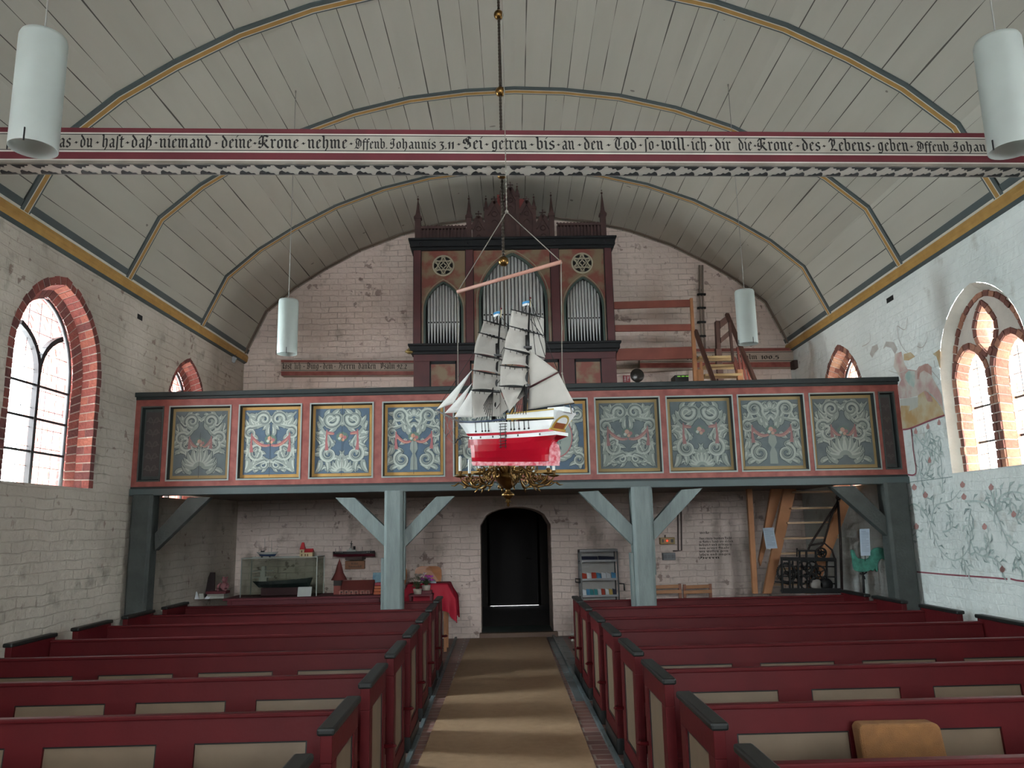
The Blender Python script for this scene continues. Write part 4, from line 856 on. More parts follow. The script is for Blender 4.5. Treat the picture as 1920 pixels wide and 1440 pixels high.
# ---------------------------------------------------------------- pendant lamps
OPAL = mat('opal_glass', 'c4cac6', .35, spec=.5)
_n = OPAL.node_tree; _t = _n.nodes.new('ShaderNodeBsdfTranslucent'); _t.inputs[0].default_value = lin('e6ebe8'); _m = _n.nodes.new('ShaderNodeMixShader'); _m.inputs[0].default_value = .45
_n.links.new(_n.nodes['Principled BSDF'].outputs[0], _m.inputs[1]); _n.links.new(_t.outputs[0], _m.inputs[2]); _n.links.new(_m.outputs[0], _n.nodes['Material Output'].inputs[0])
def ceil_z(x, y):
    P = vault_pts(y)
    for a, b in zip(P, P[1:]):
        if a.x <= x <= b.x: return a.z+(b.z-a.z)*(x-a.x)/(b.x-a.x)
    return 5
def ring(c, r, n): return [V3((c[0]+r*cos(2*pi*i/n), c[1]+r*sin(2*pi*i/n), c[2])) for i in range(n)]
def lamp(px, pyb, Y, lab, w_=.2, h=.57):
    b = Yp(px, pyb, Y); x, z = b.x, b.z; t = thing('pendant_lamp', lab, 'lamp', (x, Y, z), 'white tube lamps hanging over the pews')
    r = w_/2; mb = MB(); mb.lathe([(r, 0), (r, h-.02), (r*.93, h), (r*.2, h+.004), (r*.2, h-.001), (r*.9, h-.006), (r*.965, h-.024), (r*.965, 0), (r, 0)], (x, Y, z), 32); mb.build('shade', OPAL, t)
    zc_ = ceil_z(x, Y); MB().tube([(x, Y, z+h), (x, Y, zc_)], .0035, 6).build('cord', mat('cord_grey', '8f8d88', .7), t)
    MB().lathe([(.001, zc_), (.009, zc_-.002), (.008, zc_-.02), (.005, zc_-.03)], (x, Y, 0), 12).build('ceiling_rose', mat('rose_grey', '8f8b83', .6), t)
    MB().bar((x-r-.003, Y-.02, z-.01), (x-r-.003, Y-.02, z+.04), .006, .004).build('clip', IRON, t); MB().bar((x+.02, Y-r-.003, z-.012), (x+.02, Y-r-.003, z+.05), .006, .004).build('clip', IRON, t)
    MB().lathe([(.02, z+h-.02), (.02, z+h-.12), (.03, z+h-.2), (.001, z+h-.23)], (x, Y, 0), 12).build('bulb', OPAL, t)
lamp(538, 664, 7.75, 'white tube lamp hanging over the left pews in front of the psalm board')
lamp(1403, 645, 7.75, 'white tube lamp hanging in front of the gallery stair on the right')
lamp(62, 279, 3.35, 'large near white tube lamp at the left edge in front of the beam', .205)
lamp(1899, 281, 3.35, 'large near white tube lamp cut by the right edge of the view', .205)

# ---------------------------------------------------------------- chandelier
CY = 6.3; BRASS = mat('aged_brass', '8a6a3c', .3, .95, col2='5f4526', nscale=18); CAND = mat('candle_white', 'e9ebe8', .5)
def C_(px, py): return Yp(px, py, CY)
c0 = C_(952, 900); cx = c0.x; ch = thing('brass_chandelier', 'ornate brass candle chandelier hanging below and behind the ship', 'chandelier', (cx, CY, C_(952, 951).z))
zz = lambda py: C_(952, py).z
pr = [(.001, 951), (3, 948), (2, 943), (6, 941), (3, 937), (8, 933), (13, 928), (9, 924), (4, 921), (5, 917), (14, 910), (22, 901), (26, 895), (25, 891), (18, 888), (15, 880), (20, 872), (12, 866), (7, 862), (7, 850), (14, 842), (10, 834), (4, 828)]
k_ = CY/FPX
MB().lathe([(r*k_, zz(p)) for r, p in pr], (cx, CY, 0), 24).build('body', BRASS, ch)
mb = MB(); zt_c = ceil_z(cx, CY); mb.tube([(cx, CY, zz(830)), (cx, CY, zt_c)], .009, 8)
n = 90
for i in range(n): z = zz(480)+(zt_c-zz(480))*i/n; mb.ball((cx, CY, z), .014, 6, sq=1.5)
mb.build('chain', mat('chain_dark', '3c342c', .5, .6), ch)
for px, py in ((948, 490), (945, 327), (943, 172), (942, 28)):
    mb = MB(); mb.ball((cx, CY, C_(px, py).z), .045, 20); mb.build('ball', BRASS, ch)
R = .385; zcup = zz(892)
for i in range(8):
    a = radians(-80+45*i); d = V3((cos(a), sin(a), 0)); 
    def A(r, z): return V3((cx, CY, 0))+d*r+V3((0, 0, z))
    mb = MB(); zb = zcup
    pts = [A(.07, zb+.02), A(.12, zb+.06), A(.17, zb+.03), A(.19, zb-.03), A(.24, zb-.085), A(.31, zb-.08), A(.36, zb-.045), A(R, zb-.005)]
    sm = []
    for p, q, r_, s2 in zip([pts[0]]+pts, pts, pts[1:], pts[2:]+[pts[-1]]):
        for t in (0, .25, .5, .75): sm.append(.5*((2*q)+(-p+r_)*t+(2*p-5*q+4*r_-s2)*t*t+(-p+3*q-3*r_+s2)*t**3))
    sm.append(pts[-1]); mb.tube(sm, [.010+.004*sin(j*.9) for j in range(len(sm))], 7)
    for (rc, zc2, rr, st, tn) in ((.15, zb-.0, .05, 0, 1.3), (.26, zb-.03, .04, 1, -1.3), (.11, zb+.10, .045, 2, 1.4), (.21, zb+.055, .04, .5, -1.3), (.33, zb-.03, .03, 2, 1.3)):
        sp = [A(rc+rr*(1-t/16)*cos(st+tn*2*pi*t/12), zc2+rr*(1-t/16)*sin(st+tn*2*pi*t/12)) for t in range(14)]; mb.tube(sp, [.007-.0003*t for t in range(14)], 6); mb.ball(sp[-1], .009, 8)
    for (r1, z1, r2, z2) in ((.30, -.08, .40, -.055), (.40, -.055, .46, -.075), (.24, -.08, .27, -.13), (.18, .03, .2, .075)): mb.tube([A(r1, zb+z1), A((r1+r2)/2, zb+(z1+z2)/2-.012), A(r2, zb+z2)], [.009, .007, .002], 6)
    ar = mb.build('arm', BRASS, ch)
    MB().lathe([(.001, -.012), (.03, -.01), (.048, .0), (.045, .004), (.014, .006), (.012, .02), (.02, .028), (.016, .04), (.0, .04)], A(R, zb), 16).build('drip_pan', BRASS, ar)
    MB().lathe([(.0115, .03), (.0115, .155), (.004, .158), (.0005, .165)], A(R, zb), 12).build('candle', CAND, ar)

# ---------------------------------------------------------------- votive ship
psi = radians(38); E_ = V3((cos(psi), -sin(psi), 0)); Nn = V3((-sin(psi), -cos(psi), 0)); SC0 = Yp(948, 800, 4.8)
def S(px, py, w_=0): return hit(px, py, SC0+Nn*w_, Nn)
def mir(p, w_): return p-Nn*(2*w_)
ship = thing('votive_ship', 'red and white two-masted model sailing ship with grey sails hanging over the aisle', 'model ship', tuple(S(950, 868)))
SR = mat('ship_red', 'b31228', .25, spec=.6, coat=.4, col2='a50f24', nscale=3); SW = mat('ship_white', 'e8ecec', .35, spec=.5); SP_ = mat('ship_faded_pink', 'd8a3a8', .5, col2='b82c40', nscale=40, amt=.3); SB = mat('ship_black', '151516', .5); SAIL = mat('sail_grey', 'b3b0a9', .9, col2='a29e97', nscale=8, bump=.2); JIB = mat('sail_white', 'd9dad6', .85, bump=.2); GOLD = mat('ship_gold', 'b59a48', .4); NAVY = mat('ship_navy', '2d3c5a', .5)
HB = .093
LV = [((860, 793), (1038, 786), 1.0, (1, 1)), ((868, 803), (1033, 797), .98, (.98, 1)), ((874, 813), (1030, 804), .97, (.96, .95)), ((878, 818), (1040, 808), .97, (.94, .9)), ((880, 824), (1044, 815), .95, (.9, .75)), ((882, 835), (1036, 824), .85, (.82, .4)), ((883, 847), (1030, 838), .66, (.6, .16)), ((884, 858), (1028, 852), .36, (.3, .07)), ((885, 865), (1028, 865), .08, (.08, .06))]
bandm = [0, 0, 1, 0, 1, 1, 1, 1]; n = 22; mb = MB(); grid = []
for (a, b, wm, (wb, ws)) in LV:
    rowN = []; rowF = []
    for i in range(n+1):
        t = i/n; full = min(1, (t/.32))**.55 if t < .32 else 1; full = full if t < .7 else 1+(ws/wm*.86-1)*((t-.7)/.3)**1.5
        w_ = max(.002, HB*wm*full); px = a[0]+(b[0]-a[0])*t; py = a[1]+(b[1]-a[1])*t+ (1-(2*t-1)**2)*1.5
        p = S(px, py, w_); rowN.append(p); rowF.append(mir(p, w_))
    grid.append((rowN, rowF))
for L in range(len(LV)-1):
    for s_ in (0, 1):
        A, B = grid[L][s_], grid[L+1][s_]
        for i in range(n): mb.add([A[i], A[i+1], B[i+1], B[i]], [(0, 1, 2, 3)], bandm[L], True)
    mb.poly([grid[L][0][n], grid[L][1][n], grid[L+1][1][n], grid[L+1][0][n]], bandm[L])
for i in range(n): mb.poly([grid[0][0][i], grid[0][0][i+1], grid[0][1][i+1], grid[0][1][i]], 2)
    
hull = mb.build('hull', [SW, SR, mat('ship_deck', '8a7458', .7)], ship, fix=True)
def plate(P, w_, th, m, name, par=ship, mats=None, label=None, both=False):
    mb = MB(); Q = [S(x, y, w_) for x, y in P]; mb.prism(Q, -Nn*th, m)
    if both: mb.prism([mir(q, w_) for q in Q], Nn*th, m)
    return mb.build(name, mats, par, label=label)
plate([(884, 866), (1045, 866), (1045, 873), (886, 873)], .012, .024, 0, 'keel', ship, [SP_], 'faded pink keel')
plate([(1031, 829), (1037, 827), (1044, 834), (1047, 848), (1046, 867), (1029, 868)], .011, .022, 0, 'rudder', ship, [SP_])
# quarterdeck, rails, cabin
mb = MB(); Q = [(950, 777.5), (1038, 768), (1038, 784), (950, 786)]; w_ = HB+.004
for f in (lambda p: p, lambda p: mir(p, w_)):
    P = [f(S(x, y, w_)) for x, y in Q]; mb.prism(P, (0, 0, 0) if False else (f(S(1000, 780, w_-.008))-f(S(1000, 780, w_)))*1.0, 0)
    for ya, yb in ((776, 767), (786, 783)): mb.bar(f(S(950, ya, w_+.002)), f(S(1038, yb, w_+.002)), .006, .008, 1)
P = [S(x, y, w_) for x, y in ((1038, 768), (1038, 784))]; mb.poly([P[0], P[1], mir(P[1], w_), mir(P[0], w_)], 0)
P = [S(x, y, w_) for x, y in ((950, 785), (1038, 783))]; mb.poly([P[0], P[1], mir(P[1], w_), mir(P[0], w_)], 2)
mb.build('quarterdeck', [SW, GOLD, mat('ship_deck', '8a7458')], ship)
mb = MB()
for f in (0, 1):
    pr_ = [S(862, 790, .01), S(885, 791, HB*.85), S(915, 789.5, HB), S(950, 786, HB)]
    if f: pr_ = [mir(pr_[0], .01), mir(pr_[1], HB*.85), mir(pr_[2], HB), mir(pr_[3], HB)]
    mb.tube(pr_, .006, 6)
mb.build('navy_rail', NAVY, ship)
mb = MB(); Q = [S(x, y, .05) for x, y in ((1026, 764), (1058, 762), (1058, 772), (1026, 774))]; mb.prism(Q, -Nn*.1, 0); mb.build('cabin', [SW], ship, bevel=.003)
# transom: sloping counter with a gold arched window
def TQ(u, v):  # u 0 near..1 far, v 0 bottom..1 top
    a = S(1028, 806, HB*.8); b = S(1038, 770, HB+.004); p = a.lerp(b, v); wd = lerp(HB*.8, HB+.004, v); p = p+E_*.004+E_*.03*v; return p-Nn*(2*wd*u)
mb = MB(); mb.poly([TQ(0, 0), TQ(1, 0), TQ(1, 1), TQ(0, 1)], 0)
for (k1, m) in ((.44, 1), (.33, 2)):
    P = [(.5+k1*cos(t*pi/12), .25+k1*1.3*sin(t*pi/12)) for t in range(13)]; mb.poly([TQ(u, min(v, .97))+E_*(.003 if m == 1 else .005) for u, v in [(.5+k1, .1)]+P+[(.5-k1, .1)]], m)
P = [(.5+.3*cos(t*pi/12), .40+.3*sin(t*pi/12)) for t in range(13)]; mb.poly([TQ(u, v)+E_*.0065 for u, v in P], 0)
mb.prism([TQ(-.02, -.02)+E_*.0, TQ(1.02, -.02), TQ(1.02, .1), TQ(-.02, .1)], E_*.012, 1)
mb.build('transom', [SW, GOLD, mat('ship_brown', '8a4a28', .5)], ship, label='white transom with gold arched window', fix=False)
# gun ports, dead-eyes and chains on the near side
for x in (884, 901, 924, 949, 971, 1012): y = 821-(x-880)*.055; mb = MB(); mb.cbox(S(x, y+.3, HB*.97), .008, .012, .011); mb.build('gun_port', SB, ship)
for x, yb in [(891, 809), (903, 808.5), (909, 808), (915, 808), (957, 805), (963, 805), (972, 804), (982, 804), (990, 803)]:
    mb = MB(); mb.tube([S(x, yb-18, HB+.003), S(x+1.2, yb, HB+.004)], .0022, 5); mb.ball(S(x+1.2, yb, HB+.004), .006, 8); mb.build('chain_plate', SB, ship)
mb = MB()
for x in (938, 947): mb.tube([S(x, 794, HB+.012), S(x+1, 841, HB+.012)], .0022, 5)
for i in range(9): mb.tube([S(936, 795+i*5.4, HB+.012), S(950, 794+i*5.3, HB+.012)], .0022, 5)
mb.build('rope_ladder', SB, ship)
# spars
MASTS = {}
def mast(nm, a, b, r0, r1):
    A_, B_ = S(*a), S(*b); mb = MB(); mb.tube([A_, A_.lerp(B_, .4), A_.lerp(B_, .41), B_], [r0, r0*.8, r0*.6, r1], 10); 
    for f in (.26, .58): p = A_.lerp(B_, f); mb.cbox(p, .05, .05, .012); mb.tube([p-V3((0, 0, .015)), p+V3((0, 0, .08))], r0*.9, 8)
    MASTS[nm] = (A_, B_); return mb.build(nm, SB, ship)
mast('foremast', (925, 790), (939, 580), .014, .004); mast('mainmast', (983, 782), (994, 560), .015, .004)
mb = MB(); mb.tube([S(872, 797), S(843, 781), S(816, 768)], [.009, .006, .003], 8); mb.tube([S(842, 783), S(836, 820), S(844, 806)], .002, 5)
for a, b in (((818, 769), (836, 818)), ((836, 818), (853, 834)), ((816, 768), (862, 797)), ((836, 818), (858, 797)), ((853, 834), (863, 805)), ((830, 775), (850, 828)), ((863, 805), (868, 850)), ((866, 812), (874, 852)), ((840, 780), (858, 834))): mb.tube([S(*a), S(*b)], .0016, 5)
mb.build('bowsprit', mat('ship_grey_spar', '6b6664', .6), ship)
MB().tube([S(880, 820, .1), S(868, 819, .1), S(858, 824, .1), S(854, 831, .1)], [.004, .005, .005, .002], 6).build('anchor', SB, ship)
yd = V3((-cos(radians(40)), -sin(radians(40)), 0)); yn = V3((sin(radians(40)), -cos(radians(40)), 0))
def YS(mst, px, py, o=0):
    p0 = MASTS[mst][0].lerp(MASTS[mst][1], .5)+yn*.012; return hit(px, py, p0+yn*o, yn)
def sail(mst, c, bulge=.03, wav=0, m_=SAIL, rag=0):
    """c: four pixel corners top-left, top-right, bottom-right, bottom-left"""
    mb = MB(); N_ = 10; pts = []
    for j in range(N_+1):
        for i in range(N_+1):
            u, v = i/N_, j/N_; x = lerp(lerp(c[0][0], c[1][0], u), lerp(c[3][0], c[2][0], u), v); y = lerp(lerp(c[0][1], c[1][1], u), lerp(c[3][1], c[2][1], u), v)
            x += rag*sin(pi*v)*(1-2*u)*-1; y += -2.5*sin(pi*u)*v*v
            pts.append(YS(mst, x, y, -bulge*sin(pi*v)*sin(pi*(.15+.7*u))+.004*sin(9*u+3*v)))
    mb.add(pts, [(j*(N_+1)+i, j*(N_+1)+i+1, (j+1)*(N_+1)+i+1, (j+1)*(N_+1)+i) for j in range(N_) for i in range(N_)], 0, True)
    o = mb.build('square_sail', m_, ship); so = o.modifiers.new('cloth', 'SOLIDIFY'); so.thickness = .0015; return o
def c2(X, Y): return (780+X/3.43, 540+Y/3.43)
def yard(mst, a, b, red=0):
    p, q = YS(mst, *c2(*a), .006), YS(mst, *c2(*b), .006); mb = MB(); mb.tube([p, p.lerp(q, .5), q], [.0028, .005, .0028], 7); 
    for t in (.15, .3, .45, .7, .85): mb.tube([p.lerp(q, t)+yn*.004, p.lerp(q, t)+yn*.004-V3((0, 0, .02))], .0018, 4)
    mb.build('yard', SB, ship)
F_ = [((430, 205), (590, 248)), ((398, 284), (583, 336)), ((362, 418), (560, 462)), ((346, 525), (545, 562)), ((346, 655), (545, 672))]
M_ = [((610, 137), (822, 192)), ((598, 243), (822, 305)), ((563, 385), (828, 452)), ((540, 497), (740, 515)), ((532, 630), (740, 640))]
for nm, Y_ in (('foremast', F_), ('mainmast', M_)):
    for a, b in Y_: yard(nm, a, b)
def SQ(mst, *c, **k): return sail(mst, [c2(*p) for p in c], **k)
SQ('foremast', (436, 210), (588, 250), (580, 332), (412, 290)); SQ('foremast', (406, 290), (580, 338), (556, 458), (374, 420), rag=2); SQ('foremast', (380, 424), (552, 466), (545, 556), (368, 528)); SQ('foremast', (370, 532), (545, 566), (540, 664), (362, 652)); SQ('foremast', (356, 664), (540, 676), (560, 830), (368, 838), bulge=.04)
SQ('mainmast', (615, 142), (822, 196), (822, 300), (602, 248)); SQ('mainmast', (604, 250), (822, 308), (830, 448), (570, 386), rag=2); SQ('mainmast', (575, 392), (828, 456), (735, 508), (548, 492)); SQ('mainmast', (546, 500), (720, 514), (716, 634), (540, 628)); SQ('mainmast', (540, 636), (690, 642), (700, 690), (600, 795), bulge=.04)
def fore_aft(P, m_, name, bulge=.02, wob=0):
    """triangular or four-cornered sail in the ship's own length plane"""
    Q = [c2(*p) for p in P]; N_ = 10; mb = MB(); pts = []
    if len(Q) == 3: Q = [Q[0], Q[0], Q[1], Q[2]]
    for j in range(N_+1):
        for i in range(N_+1):
            u, v = i/N_, j/N_; x = lerp(lerp(Q[0][0], Q[1][0], u), lerp(Q[3][0], Q[2][0], u), v); y = lerp(lerp(Q[0][1], Q[1][1], u), lerp(Q[3][1], Q[2][1], u), v); pts.append(S(x, y, wob+bulge*sin(pi*v)*sin(pi*u)))
    mb.add(pts, [(j*(N_+1)+i, j*(N_+1)+i+1, (j+1)*(N_+1)+i+1, (j+1)*(N_+1)+i) for j in range(N_) for i in range(N_)], 0, True)
    o = mb.build(name, m_, ship); so = o.modifiers.new('cloth', 'SOLIDIFY'); so.thickness = .0015
fore_aft([(360, 528), (240, 742), (128, 785)], JIB, 'jib', .015)
fore_aft([(360, 612), (275, 800), (183, 806)], JIB, 'jib', .015, .01); fore_aft([(362, 645), (362, 832), (245, 830)], JIB, 'jib', .012, .02)
fore_aft([(540, 660), (592, 780), (540, 822)], mat('sail_pale', 'bcb9b2', .85), 'staysail', .01, .0)
fore_aft([(733, 400), (912, 536), (732, 640), (722, 500)], mat('sail_pale', 'bcb9b2', .85), 'topsail', .02, .0)
fore_aft([(728, 648), (916, 548), (1016, 736), (716, 782)], mat('sail_pale', 'bcb9b2', .85), 'spanker', .02, .006)
mb = MB(); mb.tube([S(*c2(720, 643)), S(*c2(918, 540))], [.006, .004], 7); mb.build('gaff', mat('spar_oxblood', '4c2126', .6), ship)
MB().tube([S(*c2(700, 792)), S(*c2(1018, 742))], [.006, .004], 7).build('boom', SB, ship)
# rigging
mb = MB(); r_ = .0021
for i in range(7): mb.tube([S(*c2(497, 640), .05), S(*c2(385+i*17, 850), HB+.02)], r_, 4); mb.tube([mir(S(*c2(497, 640)), 0), mir(S(*c2(385+i*17, 850), HB), HB)], r_, 4)
for i in range(7): mb.tube([S(*c2(700, 620), .05), S(*c2(600+i*18, 812), HB+.02)], r_, 4); mb.tube([S(*c2(700, 620)), mir(S(*c2(600+i*18, 812), HB), HB)], r_, 4)
for j in range(1, 6):
    t = j/6; mb.tube([S(*c2(497+(385-497)*t, 640+210*t), HB*t), S(*c2(497+(487-497)*t, 640+210*t), HB*t)], .001, 4); mb.tube([S(*c2(700-100*t, 620+192*t), HB*t), S(*c2(700+8*t, 620+192*t), HB*t)], .001, 4)
for a, b in (((735, 75), (915, 540)), ((915, 540), (1010, 800)), ((735, 130), (800, 690)), ((540, 160), (130, 785)), ((360, 530), (500, 420)), ((500, 640), (183, 806)), ((710, 500), (500, 800)), ((717, 500), (860, 570)), ((735, 520), (780, 598)), ((915, 545), (980, 740)), ((900, 560), (735, 760)), ((735, 200), (820, 320)), ((545, 180), (595, 250)), ((725, 90), (545, 420)), ((720, 370), (500, 640)), ((912, 560), (880, 765)), ((750, 180), (830, 440))):
    mb.tube([S(*c2(*a)), S(*c2(*b))], r_, 4)
mb.build('rigging', SB, ship)
for a, b in (((545, 150), (498, 160)), ((733, 82), (684, 92))):
    mb = MB(); p = c2(*a); q = c2(*b); y2 = 8; P = [S(p[0], p[1]), S(lerp(p[0], q[0], .5), lerp(p[1], q[1], .5)-1.5), S(q[0], q[1]), S(q[0], q[1]+y2*.5), S(lerp(p[0], q[0], .5), lerp(p[1], q[1], .5)+y2*.5-1), S(p[0], p[1]+y2*.6)]
    mb.prism(P, Nn*.001, 0); P2 = [P[5], P[4], P[3]]+[v-V3((0, 0, .014)) for v in (P[3], P[4], P[5])]; mb.prism(P2, Nn*.001, 1); mb.build('pennant', [mat('flag_blue', '3f86b8', .8), SW], ship, label='blue and white pennant')
    mb = MB(); mb.tube([S(p[0], p[1]+12), S(p[0]+.6, p[1]-5)], .0035, 6, 0); mb.ball(S(p[0]+.6, p[1]-5), .007, 8, 1); mb.build('mast_tip', [mat('tip_yellow', 'cfc49a', .6), MAROON], ship)
# wooden spreader with its cords
p, q = S(858, 547), S(1052, 491); spr = thing('spreader_bar', 'light wooden spreader rod with cords that carries the model ship', 'hanging rod', tuple(p.lerp(q, .5)))
mb = MB(); mb.tube([p, q], .0125, 12); mb.build('rod', mat('rod_salmon_wood', 'c49484', .6, col2='a87a6c', stretch=(1, 1, 1)), spr)
ap = S(950, 397); mb = MB(); ro = .003
up = ap+V3((0, 0, 1.0)); zt_s = ceil_z(ap.x, ap.y)
for a, b in ((ap, p), (ap, q), (ap, V3((ap.x, ap.y, zt_s))), (p, S(859, 800)), (q, S(1054, 700)), (S(1054, 700), S(1058, 772)), (S(1054, 700), S(1072, 775))): mb.tube([a, b], ro, 6)
for i in range(16): mb.ball(ap+V3((0, 0, .01+.03*i)), .0055, 6, sq=1.6)
mb.ball(ap, .012, 8); mb.ball(S(1054, 700), .006, 8)
mb.build('cord', mat('rope_grey', '8f8a80', .9), spr)
# ---------------------------------------------------------------- boards and fittings on the back wall
WY = Y1-.01
def W_(px, py, y=WY): return hit(px, py, (0, y, 0), NY)
LET = mat('letter_faded', '3a332f', .85)
def wallboard(label, x0, x1, ya, yb, texts, name, ts):
    t = thing(name, label, 'painted beam', tuple(W_((x0+x1)/2, yb[0], 12.33))); y = 12.33
    a = W_(x0, ya[0], y); b = W_(x1, ya[1], y); c = W_(x1, yb[1], y); d = W_(x0, yb[0], y); mb = MB(); mb.prism([a, b, c, d], (0, .19, 0)); mb.build('timber', mat('board_limewash', 'a89a8e', .8, bump=.3), t, bevel=.004)
    def P(u, v): return a.lerp(b, u).lerp(d.lerp(c, u), v)+V3((0, -.003, 0))
    mb = MB()
    for v0, v1, m in ((.0, .16, 0), (.2, .23, 1), (.66, .69, 1), (.74, 1.0, 0)): mb.poly([P(0, v0), P(1, v0), P(1, v1), P(0, v1)], m)
    mb.build('painted_bands', [MARB, LET], t, fix=False, label='worn red and black lines')
    mb = MB(); sz = ts
    for s_, u0, u1 in texts: write(mb, s_, lambda u, w_: P(u, .58)+V3((0, -.002, w_)), u0, u1, sz, nib=.2)
    mb.build('verse_lettering', LET, t, fix=False); return t
wallboard('whitewashed wall beam left of the organ lettered with a psalm verse', 527, 776, (675, 676), (704, 703), [("köst".replace('ö', 'o'), .01, .08), ("lich", .10, .15), ("-", .165, .18), ("Ding", .19, .285), ("-", .29, .305), ("dem", .315, .39), ("-", .40, .41), ("Herrn", .43, .56), ("danken", .58, .715), ("Psalm", .745, .86), ("92.2", .87, .95)], 'psalm_beam', .072)
wallboard('worn whitewashed wall beam behind the gallery stair lettered Psalm', 1200, 1490, (655, 652), (690, 688), [("seine Gute", .30, .50), ("Psalm", .62, .76), ("100.5", .78, .90)], 'psalm_beam', .06)
mb = MB(); mb.box(W_(1474, 680).x, W_(1496, 680).x, 12.16, 12.32, W_(1480, 691, 12.2).z, W_(1480, 676, 12.2).z)
mb.build('timber_stub', mat('old_dark_timber', '3b2a25', .85, bump=.4), label='dark weathered beam end sticking out of the back wall by the right corner', cat='beam end')
# ledge beam line behind the stair
mb = MB(); mb.bar(W_(1155, 697, 12.42), W_(1300, 690, 12.42), .1, .06); mb.build('wall_plate', mat('board_limewash', 'a89a8e'), label='rough limewashed timber set in the wall under the organ railing', cat='timber')

PINE = mat('pine_wood', 'b07a52', .6, col2='96643f', nscale=5, stretch=(1, 1, 1), bump=.08); PDK = mat('stained_handrail', '4e3026', .5, col2='3d241d'); PRD = mat('railing_red_wood', '8a4a3c', .6, col2='74392f', nscale=4)
# organ-side railing
t = thing('wooden_railing', 'reddish plank railing between the organ and the gallery stair', 'railing', tuple(W_(1230, 700, 11.3))); RY_ = 11.3
def Rl(px, py, y=RY_): return hit(px, py, (0, y, 0), NY)
def cp(X, Y): return (1140+X/5.0526, 540+Y/5.0526)
for a, b in (((55, 130), (780, 108)), ((60, 350), (800, 340))):
    h = 68 if a[1] < 200 else 62; mb = MB(); mb.prism([Rl(*cp(*a)), Rl(*cp(*b)), Rl(*cp(b[0], b[1]+h)), Rl(*cp(a[0], a[1]+h))], (0, .03, 0)); mb.build('rail', PRD, t, bevel=.004)
mb = MB(); mb.prism([Rl(*cp(80, 575)), Rl(*cp(810, 555)), Rl(*cp(815, 665)), Rl(*cp(80, 685))], (0, .05, 0)); mb.build('fascia', PRD, t)
mb = MB(); mb.prism([Rl(*cp(780, 95), 11.26), Rl(*cp(803, 95), 11.26), Rl(*cp(855, 880), 11.26), Rl(*cp(815, 880), 11.26)], (0, .06, 0)); mb.build('newel_post', PINE, t)
# upper flight: short stair with dark handrails
t = thing('gallery_stair', 'pale pine stair flight with dark handrails climbing beside the organ railing', 'stairs', tuple(Rl(1345, 718, 10.8)))
for i, (xl_, xr_, y) in enumerate(((850, 1187, 668), (905, 1218, 748), (905, 1252, 835), (900, 1290, 915))):
    yy = 11.3-.16*i; mb = MB(); a = Rl(*cp(xl_, y), yy); b = Rl(*cp(xr_, y), yy); mb.box(a.x, b.x, yy-.1, yy+.12, a.z-.018, a.z+.018); mb.build('tread', mat('pale_tread', 'b79a6c', .5), t, bevel=.004)
for pts in (((825, 400), (1010, 905)), ((1125, 245), (1400, 900))):
    mb = MB(); mb.bar(Rl(*cp(*pts[0]), 11.3), Rl(*cp(*pts[1]), 10.7), .06, .05); mb.build('handrail', PDK, t, bevel=.01)
for X0, Y0_, X1, Y1_, w_ in ((880, 700, 885, 910, 40), (1150, 330, 1185, 700, 35), (1225, 560, 1275, 890, 14), (1262, 600, 1310, 890, 14), (1300, 650, 1345, 890, 14)):
    mb = MB(); mb.bar(Rl(*cp(X0, Y0_), 11.0), Rl(*cp(X1, Y1_), 11.0), w_/5.05/FPX*11, .03); mb.build('baluster', PINE if w_ > 38 else PDK if w_ > 20 else PRD, t)
mb = MB(); mb.prism([Rl(*cp(1180, 640), 11.0), Rl(*cp(1215, 660), 11.0), Rl(*cp(1290, 900), 11.0), Rl(*cp(1240, 900), 11.0)], (0, .05, 0)); mb.build('stringer', PRD, t)
for X in (885, 1262): q_ = Rl(*cp(X, 900), 10.9); MB().box(q_.x-.04, q_.x+.04, 10.9, 10.98, 2.2, q_.z+.2).build('support', PINE, t)
t2 = thing('stair_gate', 'small dark plank gate and post behind the stair at the top', 'gate', tuple(Rl(1345, 655, 11.9)))
mb = MB(); mb.bar(Rl(*cp(1033, 315), 11.9), Rl(*cp(1043, 580), 11.9), .1, .07); q_ = Rl(*cp(1043, 575), 11.9); mb.box(q_.x-.05, q_.x+.05, 11.865, 11.935, 2.2, q_.z); mb.build('post', mat('gate_brown', '6e5148', .7), t2, bevel=.015)
for q in (((1060, 310), (1140, 250), (1140, 320), (1065, 385)), ((1068, 470), (1148, 400), (1148, 455), (1072, 520))):
    mb = MB(); mb.prism([Rl(*cp(*c), 11.8) for c in q], (0, .03, 0)); mb.build('rail', mat('gate_brown', '6e5148'), t2)
# conduits
mb = MB()
for x in (868, 895): mb.tube([W_(*cp(x, -215), 12.45), W_(*cp(x+2, 60), 12.45), W_(*cp(x+25, 575), 12.45)], .018, 8)
for y in (62, 190, 325, 458): mb.cbox(W_(*cp(885, y), 12.44), .14, .05, .03, 1)
mb.build('conduit_pipe', [mat('pipe_limewashed', '8d7f74', .7), IRON], label='pair of limewashed pipes clipped to the wall above the stair', cat='pipe')
